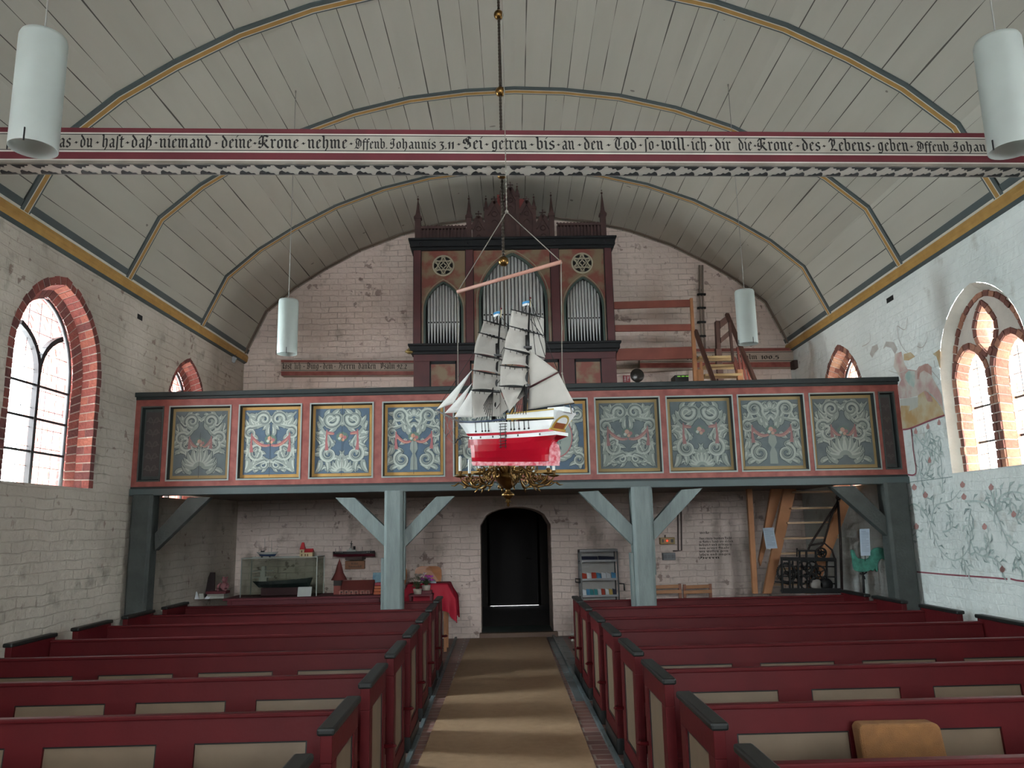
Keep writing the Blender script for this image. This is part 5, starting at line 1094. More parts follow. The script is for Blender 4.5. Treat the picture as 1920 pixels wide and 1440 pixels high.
# exit sign, round mirror, meter box
a = Rl(*cp(143, 828), 12.46); b = Rl(*cp(212, 893), 12.46); t = thing('exit_sign', 'small red sign with white figure beside the round mirror on the gallery', 'sign', ((a.x+b.x)/2, 12.46, b.z))
MB().box(a.x, b.x, 12.46, 12.497, b.z, a.z).build('sign_plate', mat('sign_red', '8c3038', .5), t)
mb = MB(); w_ = b.x-a.x; h = a.z-b.z
for (u0, u1, v0, v1) in ((.12, .42, .3, .42), (.2, .34, .45, .85), (.12, .4, .12, .2), (.55, .85, .55, .7), (.6, .7, .2, .55), (.55, .88, .78, .85)): mb.box(a.x+u0*w_, a.x+u1*w_, 12.455, 12.46, b.z+v0*h, b.z+v1*h)
mb.build('pictogram', mat('sign_white', 'b0a0a0', .6), t)
c = Rl(*cp(275, 830), 11.2); t = thing('round_mirror', 'dark round organist mirror on a stem behind the parapet', 'mirror', (c.x, 11.2, c.z-.2))
MB().lathe([(.0, 0), (.1, .004), (.103, .014), (.095, .02), (0, .022)], c, 32, 0, (0, -1, 0)).build('disc', mat('mirror_dark', '2d2a27', .25, .3), t); MB().tube([c+V3((0, .01, -.1)), V3((c.x, c.y+.01, 2.2))], .008, 8).build('stem', IRON, t)
a = Rl(*cp(632, 825), 12.2); b = Rl(*cp(768, 905), 12.2); t = thing('console_box', 'black electrical box with three green lights behind the parapet', 'electrical box', ((a.x+b.x)/2, 12.2, b.z))
MB().box(a.x, b.x, 12.2, 12.49, b.z-.1, a.z).build('housing', BLACK, t, bevel=.005)
for i in range(3): x = lerp(a.x, b.x, .18+.3*i); MB().box(x, x+.05, 12.195, 12.2, a.z-.03, a.z-.015).build('indicator_light', mat('green_light', '7fbf4a', .4, emit=.5), t)
# small gilt thing by the lower organ cornice
mb = MB(); c = W_(768, 660, 10.9); mb.ball(c, .05, 12, sq=.6); mb.tube([c+V3((-.06, 0, .0)), c+V3((0, -.03, .04)), c+V3((.05, 0, .01))], .015, 8); mb.build('carved_knob', mat('gilt_dark', '7d6a3c', .4, .5), label='small dark gilt carving at the left end of the lower organ moulding', cat='carving')
# floodlight on the left cornice
c = Yp(428, 668, 12.0); t = thing('floodlight', 'small black floodlight at the back left corner below the ceiling', 'floodlight', tuple(c)); mb = MB(); mb.bar(c+V3((-.1, -.05, .03)), c+V3((.1, .02, -.03)), .12, .13); mb.build('housing', BLACK, t, bevel=.01)
MB().tube([c+V3((-.14, 0, .08)), c+V3((-.1, 0, .12)), c+V3((.08, 0, .1)), c+V3((.12, .02, .0))], .008, 6).build('bracket', IRON, t); MB().bar(c+V3((-.0, -.07, -.02)), c+V3((.13, -.03, -.08)), .01, .09).build('lens', mat('lamp_lens', '8a9094', .2), t)
x = Yp(415, 668, 12.05); MB().tube([x, V3((x.x, x.y, 2.4))], .008, 6).build('wall_cable', IRON, label='thin black cable running down the left wall near the back corner', cat='cable')
# wall niches
for (px, py, sd, w_, h, lab) in ((262, 595, -1, .12, .06, 'small dark putlog hole under the left cornice'), (1669, 561, 1, .17, .06, 'square dark putlog hole under the right cornice')):
    X = (XL, XR)[sd > 0]; nn = V3((1, -.022 if sd < 0 else -.03, 0)); p = hit(px, py, (X(8.8), 8.8, 0), nn); mb = MB(); q = [side(sd, p.y+a*w_/2, p.z+b*h/2, 0) for a, b in ((-1, -1), (1, -1), (1, 1), (-1, 1))]
    mb.prism([v+V3((-sd*.004, 0, 0)) for v in q], (sd*.003, 0, 0)); mb.build('putlog_hole', ODK, label=lab, cat='hole')

# ---------------------------------------------------------------- under the gallery, right
t = thing('gallery_ladder', 'steep pine plank stair rising under the gallery at the right', 'stairs', tuple(Zp(1420, 1200, 0))); LYY = 10.6
def L_(px, py, y=LYY): return hit(px, py, (0, y, 0), NY)
def c4(X, Y): return (1080+X/3, 700+Y/3)
for nm, q, y in (('post', ((962, 650), (992, 650), (1025, 1240), (998, 1240)), 10.3), ('stringer', ((1100, 650), (1165, 650), (1040, 1085), (1030, 1050)), 10.9), ('stringer', ((1170, 650), (1240, 650), (1100, 1240), (1055, 1240)), 10.5), ('stringer', ((1515, 640), (1578, 640), (1350, 1240), (1290, 1240)), 10.35)):
    mb = MB(); mb.prism([L_(*c4(*c), y) for c in q], (0, .06, 0)); mb.build(nm, PINE, t, bevel=.004)
for i, (xa_, xb_, y) in enumerate(((1250, 1450, 668), (1230, 1465, 760), (1210, 1445, 842), (1187, 1420, 930), (1165, 1350, 1015), (1140, 1330, 1102), (1120, 1310, 1190))):
    yy = 10.40+.03*i; a = L_(*c4(xa_-20, y), yy); b = L_(*c4(xb_+60, y), yy); MB().box(a.x, b.x, yy, yy+.16, a.z-.012, a.z+.012).build('tread', mat('pale_pine', 'c9a885', .45), t)
# clock movement
t = thing('tower_clock_movement', 'old black iron tower clock movement with gear wheels and hoop frame', 'clock mechanism', tuple(L_(1512, 1120, 9.9))); KY = 9.9
def K(px, py, d=0): return hit(px, py, (0, KY+d, 0), NY)
def c5(X, Y): return (1440+X/6.26, 900+Y/6.26)
fr = MB()
for d in (0, .28):
    for X in (160, 250, 350, 790): fr.bar(K(*c5(X, 930), d), K(*c5(X+10, 1330), d), .028, .02)
    fr.bar(K(*c5(150, 925), d), K(*c5(790, 935), d), .03, .045); fr.bar(K(*c5(180, 1300), d), K(*c5(860, 1300), d), .04, .06)
for X in (160, 480, 790): fr.bar(K(*c5(X, 930), 0), K(*c5(X, 930), .28), .025, .025); fr.bar(K(*c5(X, 1300), 0), K(*c5(X, 1300), .28), .025, .025)
fr.bar(K(*c5(340, 830)), K(*c5(560, 830)), .02, .02); fr.bar(K(*c5(370, 830)), K(*c5(370, 930)), .02, .02); fr.bar(K(*c5(450, 830)), K(*c5(450, 930)), .02, .02); fr.bar(K(*c5(560, 830)), K(*c5(560, 930)), .02, .02)
fr.build('frame', IRON, t)
def gear(X, Y, r, d, teeth=28, sp=4, nm='gear_wheel'):
    c = K(*c5(X, Y), d); mb = MB(); r = r/6.26/FPX*KY
    prof = []
    for i in range(teeth*2): a = 2*pi*i/(teeth*2); rr = r if i % 2 else r*.93; prof.append((rr*cos(a), rr*sin(a)))
    n_ = len(prof)
    for i in range(n_):
        a, b = prof[i], prof[(i+1) % n_]; k2 = .8; mb.prism([c+V3((a[0], 0, a[1])), c+V3((b[0], 0, b[1])), c+V3((b[0]*k2, 0, b[1]*k2)), c+V3((a[0]*k2, 0, a[1]*k2))], (0, .012, 0))
    for i in range(sp): a = 2*pi*i/sp+.4; mb.bar(c+V3((0, .006, 0)), c+V3((r*.85*cos(a), .006, r*.85*sin(a))), .014, .01)
    mb.lathe([(0, -.02), (.022, -.02), (.022, .05), (0, .05)], c, 12, 0, (0, 1, 0)); mb.build(nm, IRON, t)
for g_ in ((220, 1090, 120, .05), (330, 1130, 80, .12), (430, 1040, 95, .03), (470, 1200, 105, .1), (520, 1030, 80, .16), (600, 1090, 90, .06), (640, 850, 55, .02), (620, 860, 70, .12), (540, 1150, 60, .02)): gear(*g_)
for X, r in ((580, 60), (690, 72)): MB().lathe([(0, 0), (r/6.26/FPX*KY, 0), (r/6.26/FPX*KY, .16 if X == 580 else .03), (0, .16)], K(*c5(X, 1230), .0), 24, 0, (0, 1, 0)).build('drum', IRON if X > 600 else mat('drum_grey', '77716c', .6), t)
mb = MB()
for pts in (((470, 820), (500, 750), (810, 270), (825, 190)), ((480, 770), (660, 735), (740, 420), (825, 270)), ((570, 830), (660, 740), (750, 820), (790, 950))):
    mb.tube([K(*c5(*p), .02) for p in pts], .013, 8)
mb.tube([K(*c5(825+22*cos(a*pi/6), 205+28*sin(a*pi/6)), .02) for a in range(12)], .009, 6, 0, True); mb.tube([K(*c5(822, 250), .0), K(*c5(850, 700)), K(*c5(868, 1320))], .017, 8)
mb.tube([K(*c5(790, 940), .05), K(*c5(800, 1230), .05), K(*c5(795, 1290), .05)], [.012, .012, .02], 8)
mb.build('lifting_hoop', mat('iron_rusty', '2e2320', .7, .4), t)
mb = MB()
for X, a, b in ((290, 950, 1290), (395, 930, 1300), (460, 940, 1280), (560, 935, 1290), (690, 935, 1290)): mb.bar(K(*c5(X, a), .1), K(*c5(X, b), .1), .02, .016)
for Y_ in (1010, 1130, 1210): mb.bar(K(*c5(160, Y_), .14), K(*c5(780, Y_+8), .14), .014, .014)
mb.tube([K(*c5(340, 800), .0), K(*c5(340, 900))], .008, 6); mb.tube([K(*c5(80, 1195)), K(*c5(150, 1200)), K(*c5(240, 1225))], .008, 6); mb.build('arbors', IRON, t)
# weathercock on a stand
CKY = 9.35; t = thing('weathercock', 'verdigris copper weathercock mounted on a dark iron stand', 'weathercock', tuple(hit(1618, 1130, (0, CKY, 0), NY)))
def Q_(X, Y, y=CKY): return hit(*c5(X, Y), (0, y, 0), NY)
VER = mat('verdigris', '3f8270', .75, .1, col2='2c5f52', nscale=14, amt=.3, bump=.3)
P = [(980, 830), (995, 812), (1015, 830), (1035, 880), (1060, 915), (1110, 925), (1160, 930), (1195, 915), (1210, 880), (1225, 830), (1260, 800), (1310, 790), (1360, 800), (1392, 830), (1405, 870), (1408, 930), (1396, 962), (1380, 940), (1350, 925), (1325, 935), (1305, 960), (1295, 1000), (1300, 1050), (1290, 1085), (1272, 1065), (1262, 1040), (1240, 1075), (1210, 1055), (1190, 1070), (1150, 1080), (1090, 1080), (1040, 1070), (1015, 1040), (1005, 980), (1000, 920), (990, 880)]
MB().prism([Q_(*p) for p in P], (0, .05, 0)).build('rooster', VER, t, bevel=.012, label='green copper rooster body')
mb = MB(); mb.tube([Q_(1112, 1080, CKY+.02), Q_(1120, 1200, CKY+.02), Q_(1130, 1420, CKY+.02)], [.012, .014, .012], 8); mb.tube([Q_(1075, 1100, CKY+.02), Q_(1112, 1115, CKY+.02), Q_(1160, 1080, CKY+.02)], .008, 6); mb.tube([Q_(1085, 1095, CKY+.02), Q_(1130, 1130, CKY+.02), Q_(1140, 1165, CKY+.02)], .006, 6)
p_ = Q_(1130, 1420, CKY+.02); mb.tube([p_, V3((p_.x, p_.y, .02))], .013, 8); mb.lathe([(0, 0), (.15, 0), (.14, .02), (0, .03)], (p_.x, p_.y, 0), 16); mb.build('stand', IRON, t)
PAP = mat('paper_bluish', 'a9b6c4', .7, col2='a0adbb'); PLN = mat('print_grey', '7d8894', .8)
def sheet(P, y, lab, nm='info_sheet', lines=14):
    t = thing(nm, lab, 'information sheet', tuple(hit(*P[3], (0, y, 0), NY))); Q = [hit(*p, (0, y, 0), NY) for p in P]; MB().prism(Q, (0, .008, 0)).build('board', PAP, t); mb = MB()
    for i in range(lines):
        v = .1+.8*i/lines; u1 = .88 if i % 5 else .6; a = Q[0].lerp(Q[3], v); b = Q[1].lerp(Q[2], v); mb.bar(a.lerp(b, .12)+V3((0, -.002, 0)), a.lerp(b, u1)+V3((0, -.002, 0)), .004, .001, up=(0, 1, 0))
    mb.build('printed_lines', PLN, t); return t
a = c5
s1 = sheet([(1430, 990), (1450, 989), (1458, 1028), (1437, 1029)], 10.25, 'tilted pale information sheet hanging on the pine stair')
s2 = sheet([a(1077, 575), a(1192, 572), a(1202, 888), a(1092, 888)], CKY-.07, 'upright pale information sheet above the green weathercock')
for (px, py0, py1, y) in ((1622, 1035, 1052, CKY),): MB().tube([hit(px, py0, (0, y, 0), NY), hit(px, py1, (0, y, 0), NY)], .004, 6).build('rod', IRON, s2)
# wall inscription
t = thing('wall_inscription', 'faint lines of black handwritten blackletter on the back wall beside the stair', 'inscription', tuple(W_(1345, 1045)))
mb = MB()
ln = [("werke", 1312, 1330, 1001), ("Aus einem dunklen Licht", 1311, 1372, 1012), ("in Gottes Hand wir stehen", 1311, 1375, 1018), ("behutet und getragen", 1311, 1372, 1024), ("von seiner Gnade", 1311, 1368, 1030), ("wir wollen gern", 1311, 1366, 1036), ("loben und singen", 1311, 1370, 1042), ("Herrn", 1311, 1350, 1048)]
for s_, xa_, xb_, y in ln: p = W_(xa_, y, 12.49); q = W_(xb_, y-1, 12.49); s_ = s_.replace('A', 'H').replace('p', 'b'); write(mb, s_, lambda u, v: V3((u, 12.492, p.z+v)), p.x, q.x, .026, nib=.22)
mb.build('lettering', mat('letter_wall', '4a4440', .9), t, fix=False)
# emergency light / socket box
a = W_(1238, 1008, 12.38); b = W_(1266, 1020, 12.38); t = thing('control_box', 'small cream control box with a glowing red light on the back wall', 'electrical box', ((a.x+b.x)/2, 12.4, b.z))
MB().box(a.x, b.x, 12.38, 12.49, b.z, a.z).build('housing', mat('box_cream', 'a08a58', .5), t, bevel=.006); c = W_(1251, 1014, 12.37)
MB().lathe([(0, .012), (.012, .01), (.012, 0)], c, 12, 0, (0, -1, 0)).build('red_light', mat('red_light', 'ff3a20', .4, emit=2.5), t)
for px in (1243, 1260): MB().cbox(W_(px, 1014, 12.377), .04 if px > 1250 else .02, .01, .05).build('socket_cover', BLACK, t)
mb = MB(); mb.tube([W_(1247, 1003, 12.44), W_(1247, 1008, 12.44)], .012, 6); 
for dx in (0, 6): mb.tube([W_(1271+dx, 942, 12.46), W_(1272+dx, 1032, 12.46), W_(1262, 1033, 12.46)], .012, 8)
mb.build('cable_conduit', mat('conduit_brown', '5e514b', .6), label='two thin brown conduits running down to the sockets on the back wall', cat='conduit')
a = W_(1243, 1037, 12.4); b = W_(1267, 1050, 12.4); t = thing('socket_strip', 'grey surface-mounted socket strip under the control box', 'socket', ((a.x+b.x)/2, 12.4, b.z)); MB().box(a.x, b.x, 12.4, 12.49, b.z, a.z).build('housing', mat('socket_grey', '77797c', .5), t, bevel=.004)
for i in range(3): MB().cbox((lerp(a.x, b.x, .18+.32*i), 12.398, (a.z+b.z)/2), .05, .008, .06).build('flap', mat('socket_flap', '5f6164', .4), t)
# leaflet rack by the door
RKY = 12.0; t = thing('leaflet_rack', 'black metal rack of leaflets right of the tower door', 'rack', tuple(hit(1125, 1118, (0, RKY, 0), NY)))
def Kr(px, py, d=0): return hit(px, py, (0, RKY+d, 0), NY)
x0, x1 = Kr(1089, 1060).x, Kr(1158, 1060).x; zt2 = Kr(1120, 1034).z
mb = MB()
for x in (x0, x1):
    for d in (0, .3): mb.bar((x, RKY+d, 0), (x, RKY+d, zt2), .022, .022)
    mb.bar((x, RKY, zt2), (x, RKY+.3, zt2), .02, .02)
mb.tube([(x0-.01, RKY, .88), (x0-.09, RKY-.03, .89), (x0-.09, RKY-.03, .84), (x0-.01, RKY, .83)], .01, 6); mb.tube([(x1+.01, RKY, .80), (x1+.08, RKY-.03, .80), (x1+.08, RKY-.03, .70)], .01, 6)
mb.build('frame', BLACK, t)
RACK = mat('rack_grey_shelf', '8f9092', .5)
shz = [Kr(1120, 1052).z, Kr(1120, 1087).z, Kr(1120, 1118).z, .12]
for z in shz: mb = MB(); mb.box(x0, x1, RKY, RKY+.3, z-.012, z); mb.box(x0, x1, RKY-.008, RKY+.004, z-.01, z+.02); mb.build('shelf', RACK, t)
MB().box(x0, x1, RKY+.29, RKY+.3, .1, zt2).build('back_panel', mat('rack_back', '9c9a96', .6), t); MB().box(x0-.01, x1+.01, RKY-.01, RKY+.3, zt2-.005, zt2+.03).build('top', RACK, t)
rnd = random.Random(7); LC = [mat('leaflet_%s' % n_, c_, .5) for n_, c_ in (('white', 'd5dade'), ('blue', '4c86ac'), ('teal', '3f8f92'), ('red', 'a8402f'), ('yellow', 'b59b58'), ('dark', '33364a'))]
LN = ['white', 'blue', 'teal', 'red', 'yellow', 'dark']
for z, n_, tall in ((shz[1], 7, 0), (shz[2], 9, 0), (shz[0], 2, 1)):
    for i in range(n_):
        c_ = rnd.choice([0, 0, 1, 1, 2, 3, 4, 5]) if not tall else 5; w_ = (x1-x0-.04)/n_; x = x0+.02+w_*i; ti = rnd.uniform(.02, .05)
        mb = MB(); zz_ = z+.001; h = .10 if not tall else .07; mb.prism([(x+.004, RKY+.03+.02*(i % 3), zz_), (x+w_*.95, RKY+.03+.02*(i % 3), zz_), (x+w_*.95, RKY+.1+.02*(i % 3), zz_+h*rnd.uniform(.7, 1)), (x+.004, RKY+.1+.02*(i % 3), zz_+h)], (0, .012, -.002))
        lev = {shz[1]: 'middle shelf', shz[2]: 'lower shelf', shz[0]: 'top shelf'}[z]
        mb.build('leaflet', LC[c_], label='%s leaflet on the %s of the rack by the door' % (LN[c_], lev), cat='leaflet', group='%s leaflets on the %s of the rack' % (LN[c_], lev))
mb = MB(); mb.box(x0+.03, x0+.3, RKY+.05, RKY+.25, shz[1]+.13, shz[1]+.135) if False else None
# folding wooden chairs
for i, (xa_, xb_) in enumerate(((1222, 1277), (1281, 1334))):
    y = 12.0; a = hit(xa_, 1101, (0, y, 0), NY); b = hit(xb_, 1099, (0, y, 0), NY); t = thing('folding_chair', ['wooden folding chair by the green post under the sockets', 'wooden folding chair standing left of the pine stair post'][i], 'chair', ((a.x+b.x)/2, y, 0), 'wooden folding chairs along the back wall')
    for dz in (0, -.075): mb = MB(); mb.bar(a+V3((0, 0, dz)), b+V3((0, 0, dz)), .02, .05); mb.build('back_slat', mat('chair_beech', 'a9764c', .5), t, bevel=.004)
    for x in (a.x+.02, b.x-.02): mb = MB(); mb.bar((x, y+.05, .0), (x, y, a.z+.04), .03, .04); mb.build('leg', mat('chair_frame', '8a5a44', .5), t); mb = MB(); mb.bar((x, y-.4, 0), (x, y+.02, .5), .03, .03); mb.build('leg', mat('chair_frame', '8a5a44', .5), t)
    MB().box(a.x+.02, b.x-.02, y-.38, y, .43, .45).build('seat', mat('chair_beech', 'a9764c', .5), t)

# ---------------------------------------------------------------- under the gallery, left
TBY = 11.2
def T_(px, py, y=TBY): return hit(px, py, (0, y, 0), NY)
def c6(X, Y): return (420+X/6, 1000+Y/6)
t = thing('display_table', 'long dark red table behind the left pews carrying the ship models', 'table', tuple(T_(560, 1120)))
ztb = Zp(600, 1118, .80).z; xa_, xb_ = -3.75, T_(722, 1120).x; ztb = .79
MB().box(xa_, xb_, 10.95, 11.6, ztb-.03, ztb).build('tabletop', MAROON, t, bevel=.004)
mb = MB().box(xa_+.05, xb_-.05, 11.0, 11.02, ztb-.2, ztb-.03); mb.build('apron', MAROON, t)
for x in (xa_+.08, (xa_+xb_)/2, xb_-.08):
    for y in (11.02, 11.54): MB().box(x-.03, x+.03, y-.03, y+.03, 0, ztb-.03).build('leg', MAROON, t)
# glass case
GC = glassmat(); GC.node_tree.nodes['Transparent BSDF'].inputs[0].default_value = (.74, .78, .74, 1); CS = mat('case_aluminium', '9a9d98', .4, .6)
t = thing('glass_case', 'glass display case on the red table with a dark freighter model inside', 'display case', tuple(T_(530, 1120, 11.3)))
xg0, xg1 = T_(452, 1080, 11.1).x, T_(594, 1080, 11.1).x; zg1 = T_(560, 1045, 11.1).z
mb = MB()
for x in (xg0, xg1):
    for y in (11.1, 11.55): mb.bar((x, y, ztb), (x, y, zg1), .012, .012)
    mb.bar((x, 11.1, zg1), (x, 11.55, zg1), .012, .012)
for y in (11.1, 11.55): mb.bar((xg0, y, zg1), (xg1, y, zg1), .012, .012)
mb.build('case_frame', CS, t); gm = mat('x', '000000') if False else None
mb = MB(); mb.box(xg0, xg1, 11.1, 11.55, ztb+.002, zg1); mb.build('glass_panes', GC, t)
# freighter in the case
t = thing('freighter_model', 'dark green freighter model with pale bridge inside the glass case', 'model ship', tuple(T_(530, 1115, 11.4)))
def Fm(X, Y, y=11.4): return hit(*c6(X, Y), (0, y, 0), NY)
def boat(prof_top, prof_bot, y, hw, m, mats, t, nm='hull', n=14):
    mb = MB(); rows = []
    for i in range(n+1):
        u = i/n; a = Fm(lerp(prof_top[0][0], prof_top[1][0], u), lerp(prof_top[0][1], prof_top[1][1], u)+prof_top[2]*4*u*(1-u), y); b = Fm(lerp(prof_bot[0][0], prof_bot[1][0], u), lerp(prof_bot[0][1], prof_bot[1][1], u), y); w_ = hw*min(1, (u*4)**.6 if u < .25 else 1)*min(1, ((1-u)*4)**.6 if u > .75 else 1)+.002
        rows.append([a+V3((0, -w_, 0)), a.lerp(b, .5)+V3((0, -w_*.95, 0)), b+V3((0, -w_*.3, 0)), b+V3((0, w_*.3, 0)), a.lerp(b, .5)+V3((0, w_*.95, 0)), a+V3((0, w_, 0))])
    for r0, r1 in zip(rows, rows[1:]):
        for j, m_ in ((0, m[0]), (1, m[1]), (2, m[1]), (3, m[1]), (4, m[0])): mb.poly([r0[j], r1[j], r1[j+1], r0[j+1]], m_)
        mb.poly([r0[0], r0[5], r1[5], r1[0]], m[2])
    mb.poly(rows[0], m[0]); mb.poly(rows[-1], m[0]); return mb.build(nm, mats, t)
GRN = mat('freighter_green', '1d2b2b', .6); PALE = mat('model_pale', 'a8a8a0', .6); MR = mat('model_maroon', '4a1e28', .6)
boat(((320, 540), (1000, 495), 12), ((390, 610), (960, 600)), 11.4, .07, (0, 0, 0), [GRN], t)
mb = MB()
for (x0_, y0_, x1_, y1_) in ((335, 485, 545, 500), (325, 415, 545, 430), (400, 495, 490, 545), (415, 425, 470, 490), (430, 370, 468, 420)): a = Fm(x0_, y1_); b = Fm(x1_, y0_); mb.box(a.x, b.x, 11.36, 11.44, a.z, b.z)
for X in (805, 850, 920): mb.ball(Fm(X, 515), .012, 8)
mb.tube([Fm(870, 520), Fm(1000, 480)], .006, 6); mb.build('superstructure', PALE, t)
MB().box(Fm(430, 700).x, Fm(900, 700).x, 11.33, 11.47, ztb+.003, Fm(500, 612).z).build('cradle', MR, t)
# sailing boat and toy church on the case
t = thing('yacht_model', 'small blue and white yacht model with two masts on top of the glass case', 'model ship', tuple(Fm(490, 278)))
boat(((365, 210), (615, 205), 6), ((410, 258), (570, 258)), 11.4, .035, (0, 1, 0), [PALE, mat('yacht_blue', '2c4468', .5)], t)
mb = MB(); mb.tube([Fm(458, 210), Fm(460, 60)], [.004, .002], 6); mb.tube([Fm(533, 208), Fm(537, 75)], [.004, .002], 6); mb.build('mast', PALE, t)
mb = MB(); mb.box(Fm(415, 210).x, Fm(450, 210).x, 11.385, 11.415, Fm(430, 212).z, Fm(430, 195).z); mb.build('cabin', BLACK, t); mb = MB()
for X in (425, 515): mb.bar(Fm(X, 255), Fm(X, 278), .02, .02)
mb.build('stand', BLACK, t)
t = thing('toy_church', 'small cream toy church with bright red roofs on top of the glass case', 'model church', tuple(Fm(930, 278)))
CRM = mat('toy_cream', 'c9b58c', .6); TRD = mat('toy_red_roof', 'c8323a', .5)
a, b = Fm(860, 276), Fm(912, 180); MB().box(a.x, b.x, 11.35, 11.43, a.z, b.z).build('tower', CRM, t); q = [V3((a.x-.003, 11.345, b.z)), V3((b.x+.003, 11.345, b.z)), V3((b.x+.003, 11.435, b.z)), V3((a.x-.003, 11.435, b.z))]; tp = Fm(900, 102)
mb = MB(); mb.hexa(q+[V3((lerp(a.x, b.x, .3), 11.38, tp.z)), V3((lerp(a.x, b.x, .8), 11.38, tp.z)), V3((lerp(a.x, b.x, .8), 11.4, tp.z)), V3((lerp(a.x, b.x, .3), 11.4, tp.z))]); mb.build('tower_roof', TRD, t)
c, d = Fm(910, 276), Fm(1003, 212); MB().box(c.x, d.x, 11.35, 11.47, c.z, d.z).build('nave', CRM, t); rz = Fm(950, 172).z
mb = MB(); mb.prism([(c.x, 11.34, d.z), (c.x, 11.48, d.z), (c.x, 11.41, rz)], (d.x-c.x, 0, 0)); mb.build('nave_roof', TRD, t)
mb = MB()
for X, Y_ in ((885, 200), (885, 240), (925, 240), (950, 240)): p = Fm(X, Y_); mb.box(p.x-.007, p.x+.007, 11.345, 11.35, p.z-.02, p.z+.012)
mb.build('window', mat('toy_window', '6a4a30', .6), t)
# steamer on a wall bracket with its plaque
t = thing('warship_model', 'black and red warship model on a bracket on the back wall', 'model ship', tuple(Fm(1465, 265, 12.2)))
_F = Fm
def Fm(X, Y, y=12.2): return hit(*c6(X, Y), (0, y, 0), NY)
boat(((1225, 205), (1698, 195), 3), ((1228, 262), (1700, 258)), 12.2, .06, (0, 1, 0), [SB, mat('boot_topping_red', '5a1a26', .5)], t)
mb = MB(); a = Fm(1385, 205); b = Fm(1485, 183); mb.box(a.x, b.x, 12.17, 12.23, a.z, b.z); a = Fm(1410, 185); b = Fm(1440, 165); mb.box(a.x, b.x, 12.18, 12.22, a.z, b.z)
for X in range(1255, 1340, 18): mb.ball(Fm(X, 213, 12.14), .006, 6)
for X in (1610, 1632): mb.ball(Fm(X, 212, 12.14), .006, 6)
mb.build('superstructure', PALE, t); mb = MB()
mb.tube([Fm(1420, 185), Fm(1436, 85)], .005, 6); mb.tube([Fm(1440, 185), Fm(1434, 100)], .004, 6); mb.tube([Fm(1418, 115), Fm(1450, 118)], .004, 6); mb.lathe([(.018, 0), (.018, .06), (0, .06)], Fm(1466, 190), 10)
for X, Y_ in ((1255, 170), (1298, 145), (1312, 170), (1556, 150), (1652, 180)): mb.tube([Fm(X, 205), Fm(X, Y_)], .003, 5)
mb.build('mast', SB, t); mb = MB(); a = Fm(1370, 300); b = Fm(1560, 262); mb.box(a.x, b.x, 12.15, 12.49, a.z, b.z); mb.build('bracket', mat('bracket_brown', '3f2c26', .7), t)
a, b = Fm(1360, 405, 12.4), Fm(1580, 308, 12.4); t = thing('name_plaque', 'small brown wooden plaque with dark script under the warship model', 'plaque', ((a.x+b.x)/2, 12.4, a.z)); MB().box(a.x, b.x, 12.4, 12.49, a.z, b.z).build('plate', mat('plaque_brown', '8a5a38', .6, col2='74482c'), t, bevel=.004)
mb = MB(); write(mb, 'Seidel', lambda u, v: V3((u, 12.397, b.z-.055+v)), lerp(a.x, b.x, .32), lerp(a.x, b.x, .68), .02); write(mb, 'Linienschiff', lambda u, v: V3((u, 12.397, a.z+.025+v)), lerp(a.x, b.x, .18), lerp(a.x, b.x, .86), .02); mb.build('lettering', SB, t, fix=False)
Fm = _F
# church model on the table
BR = mat('model_brick', '8a4a42', .8, col2='7a3f39', nscale=30); BRF = mat('model_roof', '70342f', .7); t = thing('church_model', 'red brick church model with a pointed steeple on the red table', 'model church', tuple(Fm(1450, 705, 11.25)))
def F2(X, Y, y=11.25): return hit(*c6(X, Y), (0, y, 0), NY)
zb_ = ztb+.001; a = F2(1235, 530); b = F2(1310, 700); MB().box(a.x, b.x, 11.25, 11.41, zb_, a.z).build('tower', [BR], t); MB().box(a.x-.002, b.x+.002, 11.248, 11.412, F2(1270, 590).z, a.z+.001).build('belfry', mat('model_dark', '2e2624', .7), t)
cx_ = (a.x+b.x)/2; mb = MB(); tz = F2(1297, 283).z; mb.lathe([(.115, a.z), (.06, a.z+.10), (.035, a.z+.2), (.001, tz)], (cx_+.01, 11.33, 0), 8); mb.build('steeple', BRF, t)
c, d = F2(1305, 640), F2(1668, 700); rz = F2(1400, 535).z; MB().box(c.x, d.x, 11.27, 11.5, zb_, c.z).build('nave', BR, t)
mb = MB(); mb.prism([(c.x-.02, 11.24, c.z-.005), (c.x-.02, 11.53, c.z-.005), (c.x-.02, 11.39, rz)], (d.x-c.x+.03, 0, 0)); mb.build('nave_roof', BRF, t)
for i, X in enumerate((1323, 1380, 1435, 1490, 1560, 1620)):
    p = F2(X, 672, 11.26); mb = MB(); w_ = .03; zt3 = p.z+.035; mb.box(p.x-w_, p.x-.014, 11.235, 11.27, zb_, zt3, 0); mb.box(p.x+.014, p.x+w_, 11.235, 11.27, zb_, zt3, 0); mb.box(p.x-w_, p.x+w_, 11.235, 11.27, zt3-.012, zt3+.005, 0); mb.box(p.x-.014, p.x+.014, 11.26, 11.268, zb_+.02, zt3-.01, 1); mb.build('window_bay', [mat('model_pink', 'a87468', .7), SB], t)
def block(px, py, y, w_, d, h, m, nm, lab, cat, lean=0, group=None, zb_=None, bev=.003):
    p = hit(px, py, (0, y, 0), NY); z = p.z if zb_ is None else zb_; mb = MB(); mb.hexa([(p.x-w_/2, y, z), (p.x+w_/2, y, z), (p.x+w_/2, y+d, z), (p.x-w_/2, y+d, z), (p.x-w_/2+lean*.0, y+lean, z+h), (p.x+w_/2, y+lean, z+h), (p.x+w_/2, y+d+lean, z+h), (p.x-w_/2, y+d+lean, z+h)]); return mb.build(nm, m, label=lab, cat=cat, group=group, bevel=bev)
